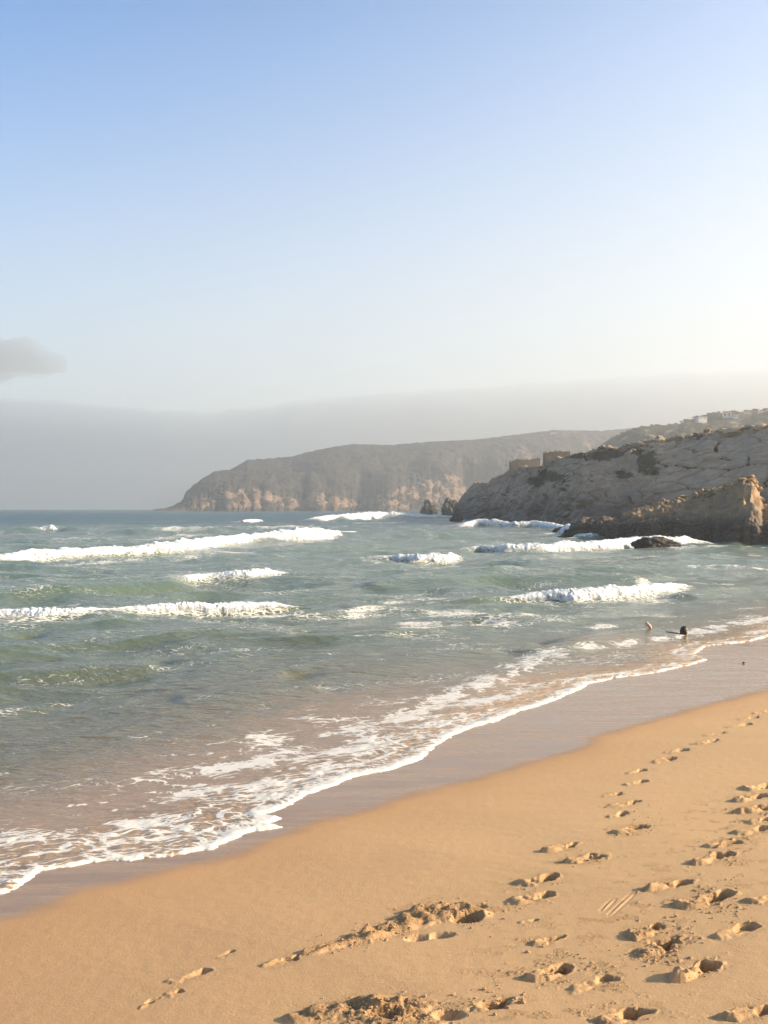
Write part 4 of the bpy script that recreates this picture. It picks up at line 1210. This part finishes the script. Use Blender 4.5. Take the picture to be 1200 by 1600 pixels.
SHRUB = leaf_mesh('shrub', 47, 260, 1.9, .8, .3, .42, M_LEAF)
for i in range(16):
    px = [962, 975, 984, 992, 1003, 1030, 1046, 1056, 1070, 1093, 1103, 1118, 1131, 1155, 1172, 1188][i] + rt.uniform(-3, 3)
    yt = interp(np.array([px]), [(957,684),(975,676),(990,671),(1009,667),(1040,664),(1061,661),(1075,656),(1096,650),(1120,646),(1135,645),(1170,643),(1200,641)])[0]
    Y = np.interp(px, [900, 1000, 1420], [720, 640, 520]) + 322 - rt.random() * 25
    s_ = rt.uniform(.8, 1.7)
    o = bpy.data.objects.new('shrub', SHRUB); o.location = ((px - 600) / F * Y, Y, HC + (HZ - yt) / F * Y - .5)
    o.scale = (s_ * 1.4, s_, s_); o.rotation_euler = (0, 0, rt.uniform(-.5, .5))
    link(o, None, category='shrub', label='low dark shrub among the scrub along the hilltop skyline', group='shrubs along the hilltop skyline')

# ------------------------------------------------------------------ swimmer
def skin_body(name, pts, edges, radii, mat, parent=None, root=0, sub=2):
    me = bpy.data.meshes.new(name); me.from_pydata([tuple(p) for p in pts], edges, [])
    o = bpy.data.objects.new(name, me); link(o, parent)
    m = o.modifiers.new('skin', 'SKIN'); s_ = o.modifiers.new('sub', 'SUBSURF'); s_.levels = s_.render_levels = sub
    sv = me.skin_vertices[0].data
    for i, r in enumerate(radii): sv[i].radius = (r, r) if not isinstance(r, tuple) else r; sv[i].use_root = (i == root)
    me.materials.append(mat); m.use_smooth_shade = True
    return o
M_SKIN = m_plain('wet_skin', (.55, .36, .25), .4, .08, 20, .5)
M_SUIT = m_plain('black_wetsuit', (.022, .022, .025), .45, .2, 10, .4)
M_HAIR = m_plain('dark_wet_hair', (.025, .015, .012), .4, .3, 40, .4)
sp = P(1068, 990.5, .06)
swimmer = bpy.data.objects.new('person', None); swimmer.location = (sp[0], sp[1], -.01)
link(swimmer, None, category='person', label='swimmer in a dark wetsuit lying in the shallows, dark hair, bare feet kicked up')
# local axes: head at x=0, body trails to -x and a little seaward (+y)
B_ = [(-.62, .22, -.02), (-.38, .12, .02), (-.17, .04, .02), (-.06, 0, .03),          # pelvis, belly, chest, neck
      (-.70, .32, -.06), (-1.0, .50, -.16), (-.80, .44, .06), (-.735, .42, .13),        # left hip, knee, shin, ankle
      (-.70, .13, -.06), (-1.06, .22, -.10), (-1.0, .22, -.02), (-.96, .22, .02),      # right hip, knee, shin, ankle
      (-.14, .20, .0), (-.02, .36, -.12), (.16, .40, -.14), (-.16, -.13, .0), (.0, -.3, -.12), (.2, -.32, -.14)]
Ed = [(0, 1), (1, 2), (2, 3), (0, 4), (4, 5), (5, 6), (6, 7), (0, 8), (8, 9), (9, 10), (10, 11), (2, 12), (12, 13), (13, 14), (2, 15), (15, 16), (16, 17)]
R_ = [.13, .12, .14, .06, .09, .065, .055, .042, .09, .065, .055, .042, .06, .045, .035, .06, .045, .035]
skin_body('body', B_, Ed, R_, M_SUIT, swimmer)
def foot(pts, radii):
    return skin_body('foot', pts, [(i, i + 1) for i in range(len(pts) - 1)], radii, M_SKIN, swimmer)
foot([(-.735, .42, .125), (-.70, .42, .175), (-.76, .41, .235), (-.82, .40, .29), (-.85, .40, .315)], [.042, .048, (.038, .05), (.028, .05), (.018, .04)])
foot([(-.96, .22, .015), (-.975, .22, .055), (-1.04, .20, .06), (-1.10, .18, .05), (-1.13, .17, .04)], [.040, .046, (.036, .05), (.028, .05), (.018, .04)])
# head with a face, looking towards the beach (+x, slightly to the camera)
def head():
    V, Fc = ICO[4]; V = V.copy()
    x, y, z = V[:, 0].copy(), V[:, 1].copy(), V[:, 2].copy()
    face = sstep(.2, .9, x)
    V[:, 0] *= .105; V[:, 1] *= .078; V[:, 2] *= .125
    V[:, 1] *= 1 - .25 * sstep(0, 1, -z)                          # jaw narrows
    V[:, 0] += .026 * np.exp(-((y) / .16) ** 2 - ((z + .12) / .2) ** 2) * face   # nose
    V[:, 0] -= .012 * (np.exp(-((y - .36) / .16) ** 2 - ((z - .06) / .13) ** 2) + np.exp(-((y + .36) / .16) ** 2 - ((z - .06) / .13) ** 2)) * face
    V[:, 0] += .008 * np.exp(-((y) / .3) ** 2 - ((z + .48) / .1) ** 2) * face    # lips
    V[:, 0] += .010 * np.exp(-((y) / .3) ** 2 - ((z + .85) / .14) ** 2) * face   # chin
    for s_ in (-1, 1):
        V[:, 1] += s_ * .018 * np.exp(-((x + .05) / .14) ** 2 - ((z) / .2) ** 2) * (y * s_ > .5)   # ears
    return raw_mesh('head', V, Fc, M_SKIN)
hd = link(bpy.data.objects.new('head', head()), swimmer); hd.location = (.03, -.01, .125); hd.rotation_euler = (0, math.radians(4), math.radians(30))
def hair():
    V, Fc = ICO[4]; V = V.copy(); x, y, z = V[:, 0].copy(), V[:, 1].copy(), V[:, 2].copy()
    n = fbm3(x * 3, y * 3, z * 9, 3) * .04
    V *= (1 + n)[:, None]
    V[:, 0] *= .118; V[:, 1] *= .092; V[:, 2] *= .137
    cut = sstep(.25, .65, x - .55 * z)                             # draw back from the face
    V[:, 0] -= cut * .06
    V[:, 2] += np.where(z < -.4, -.02, 0)
    return raw_mesh('hair', V, Fc, M_HAIR)
hr = link(bpy.data.objects.new('hair', hair()), swimmer); hr.location = (.018, -.006, .135); hr.rotation_euler = hd.rotation_euler
for s_ in (-1, 1):
    V, Fc = ICO[2]
    e = link(bpy.data.objects.new('eye', raw_mesh('eye', V * .011, Fc, M_HAIR)), hd); e.location = (.088, s_ * .028, .008)

# ------------------------------------------------------------------ small things on the sand
pb = ground_at(1162, 1037)
me = rock_mesh('pebble', 77, 2, M_SURF, (.032, .03, .02), 0, .2, 1.4, 0, True)
o = link(bpy.data.objects.new('pebble', me), None, category='pebble', label='single dark pebble lying on the wet sand near the right edge'); o.location = (pb[0], pb[1], pb[2] + .02)
# sand clods thrown out of the tracks
M_CLOD = m_plain('sand_clod', (.46, .30, .165), .95, .25, 40, .1)
def clods():
    V0, F0 = ICO[1]
    parts = []
    rg = np.random.default_rng(11)
    src = [(520,1478,18),(560,1468,20),(620,1450,26),(690,1425,40),(730,1430,34),(745,1450,16),(600,1575,40),(540,1585,34),(660,1575,34),(765,1560,26),(800,1565,16),(690,1590,24),
           (862,1519,18),(895,1495,14),(905,1340,10),(1030,1481,22),(1045,1455,18),(1096,1409,22),(1130,1375,10),(1120,1430,20),(1160,1420,16),(980,1296,14),(1010,1275,8),(1086,1518,14),(985,1588,16),
           (1130,1319,12),(1070,1475,16),(1000,1500,14),(850,1471,8),(640,1440,14),(590,1450,10)]
    for px, py, n in src:
        for _ in range(n):
            qx, qy = px + rg.normal(0, 20), py + rg.normal(0, 9)
            if qy > 1640 or qy < 1200: continue
            parts.append((qx, qy, float(np.clip(rg.lognormal(-5.2, .42), .003, .016))))
    return parts
deps = bpy.context.evaluated_depsgraph_get()
def build_clods():
    from mathutils.bvhtree import BVHTree
    src = [beach] + [c for c in beach.children]
    hits = []
    spots = clods()
    dg = bpy.context.evaluated_depsgraph_get(); dg.update()
    V0, F0 = ICO[1]
    Vs, Fs, n = [], [], 0
    rg = np.random.default_rng(12)
    for px, py, r in spots:
        d = Vector(((px - 600) / F, 1, -(py - HZ) / F)).normalized()
        ok, loc, *_ = scene.ray_cast(dg, Vector((0, 0, HC)), d)
        if not ok or loc.y > 14: continue
        V = V0 * (1 + .35 * rg.normal(0, 1, (len(V0), 1)) * .6)
        V = V * np.array([r * 1.2, r, r * .75]) + np.array([loc.x, loc.y, loc.z + r * .3])
        Vs.append(V); Fs.append(F0 + n); n += len(V0)
    me = raw_mesh('sand_clods', np.concatenate(Vs), np.concatenate(Fs), M_CLOD, smooth=False)
    link(bpy.data.objects.new('sand_clods', me), None, kind='stuff')
build_clods()

# ------------------------------------------------------------------ air: haze box, fog bank beyond it, one cloud
M_HAZE = m_volume('sea_haze', (.93, .91, .875), .00042, .62)
V, Q = box_arrays(-3500, 3500, -120, 4620, -4, 192)
link(bpy.data.objects.new('haze', raw_mesh('haze', V, Q, M_HAZE, smooth=False)), None, kind='stuff')

M_FOG = m_volume('fog_bank', (.755, .762, .765), .0036, .74)
def fog():
    xs = np.linspace(-500, 1900, 180)
    yt = interp(xs, [(-500,600),(-200,608),(0,618),(100,626),(230,637),(310,641),(400,636),(480,622),(600,612),(750,603),(900,592),(1000,585),(1200,573),(1500,560),(1900,550)])
    Yt = 5600.0
    V = []
    nz = 14
    top = HC + (HZ - yt) / F * Yt + 16 * fbm2(xs / 60, xs * 0, 4) + 5 * fbm2(xs / 9, xs * 0 + 5, 3)
    for i, x in enumerate(xs):
        X = (x - 600) / F * Yt
        for k in range(nz):
            h = k / (nz - 1)
            z = -2 + (top[i] + 2) * h
            yf = Yt - (Yt - 4700) * max(0.0, 1 - h) ** .65 + 60 * noise2(np.array([X / 400]), np.array([z / 160]))[0] * math.sin(h * math.pi)
            V.append((X, yf, z))
        V.append((X, Yt + 60, -2))
    m = nz + 1
    Fc = [(i * m + k, (i + 1) * m + k, (i + 1) * m + (k + 1) % m, i * m + (k + 1) % m) for i in range(len(xs) - 1) for k in range(m)]
    me = bpy.data.meshes.new('fog_bank')
    me.from_pydata(V, [], Fc + [tuple(range(m))[::-1], tuple(range((len(xs) - 1) * m, len(xs) * m))])
    me.materials.append(M_FOG); me.update()
    link(bpy.data.objects.new('fog_bank', me), None, kind='stuff')
fog()
M_CLOUD = m_volume('cloud_vapour', (.64, .63, .61), .0031, .4)
def cloud():
    Y = 5600
    V, Fc = ICO[5]; V = V.copy()
    x, y, z = V[:, 0].copy(), V[:, 1].copy(), V[:, 2].copy()
    r = 1 + .45 * fbm3(x * 1.4 + 2, y * 1.4, z * 1.2, 5, .55)
    V *= r[:, None]
    cx = (10 - 600) / F * Y; cz = HC + (HZ - 560) / F * Y
    V *= np.array([330, 240, 118]); V += np.array([cx - 60, Y, cz])
    o = bpy.data.objects.new('cloud', raw_mesh('cloud', V, Fc, M_CLOUD))
    link(o, None, category='cloud', label='small soft grey cloud low over the sea at the left edge')
cloud()
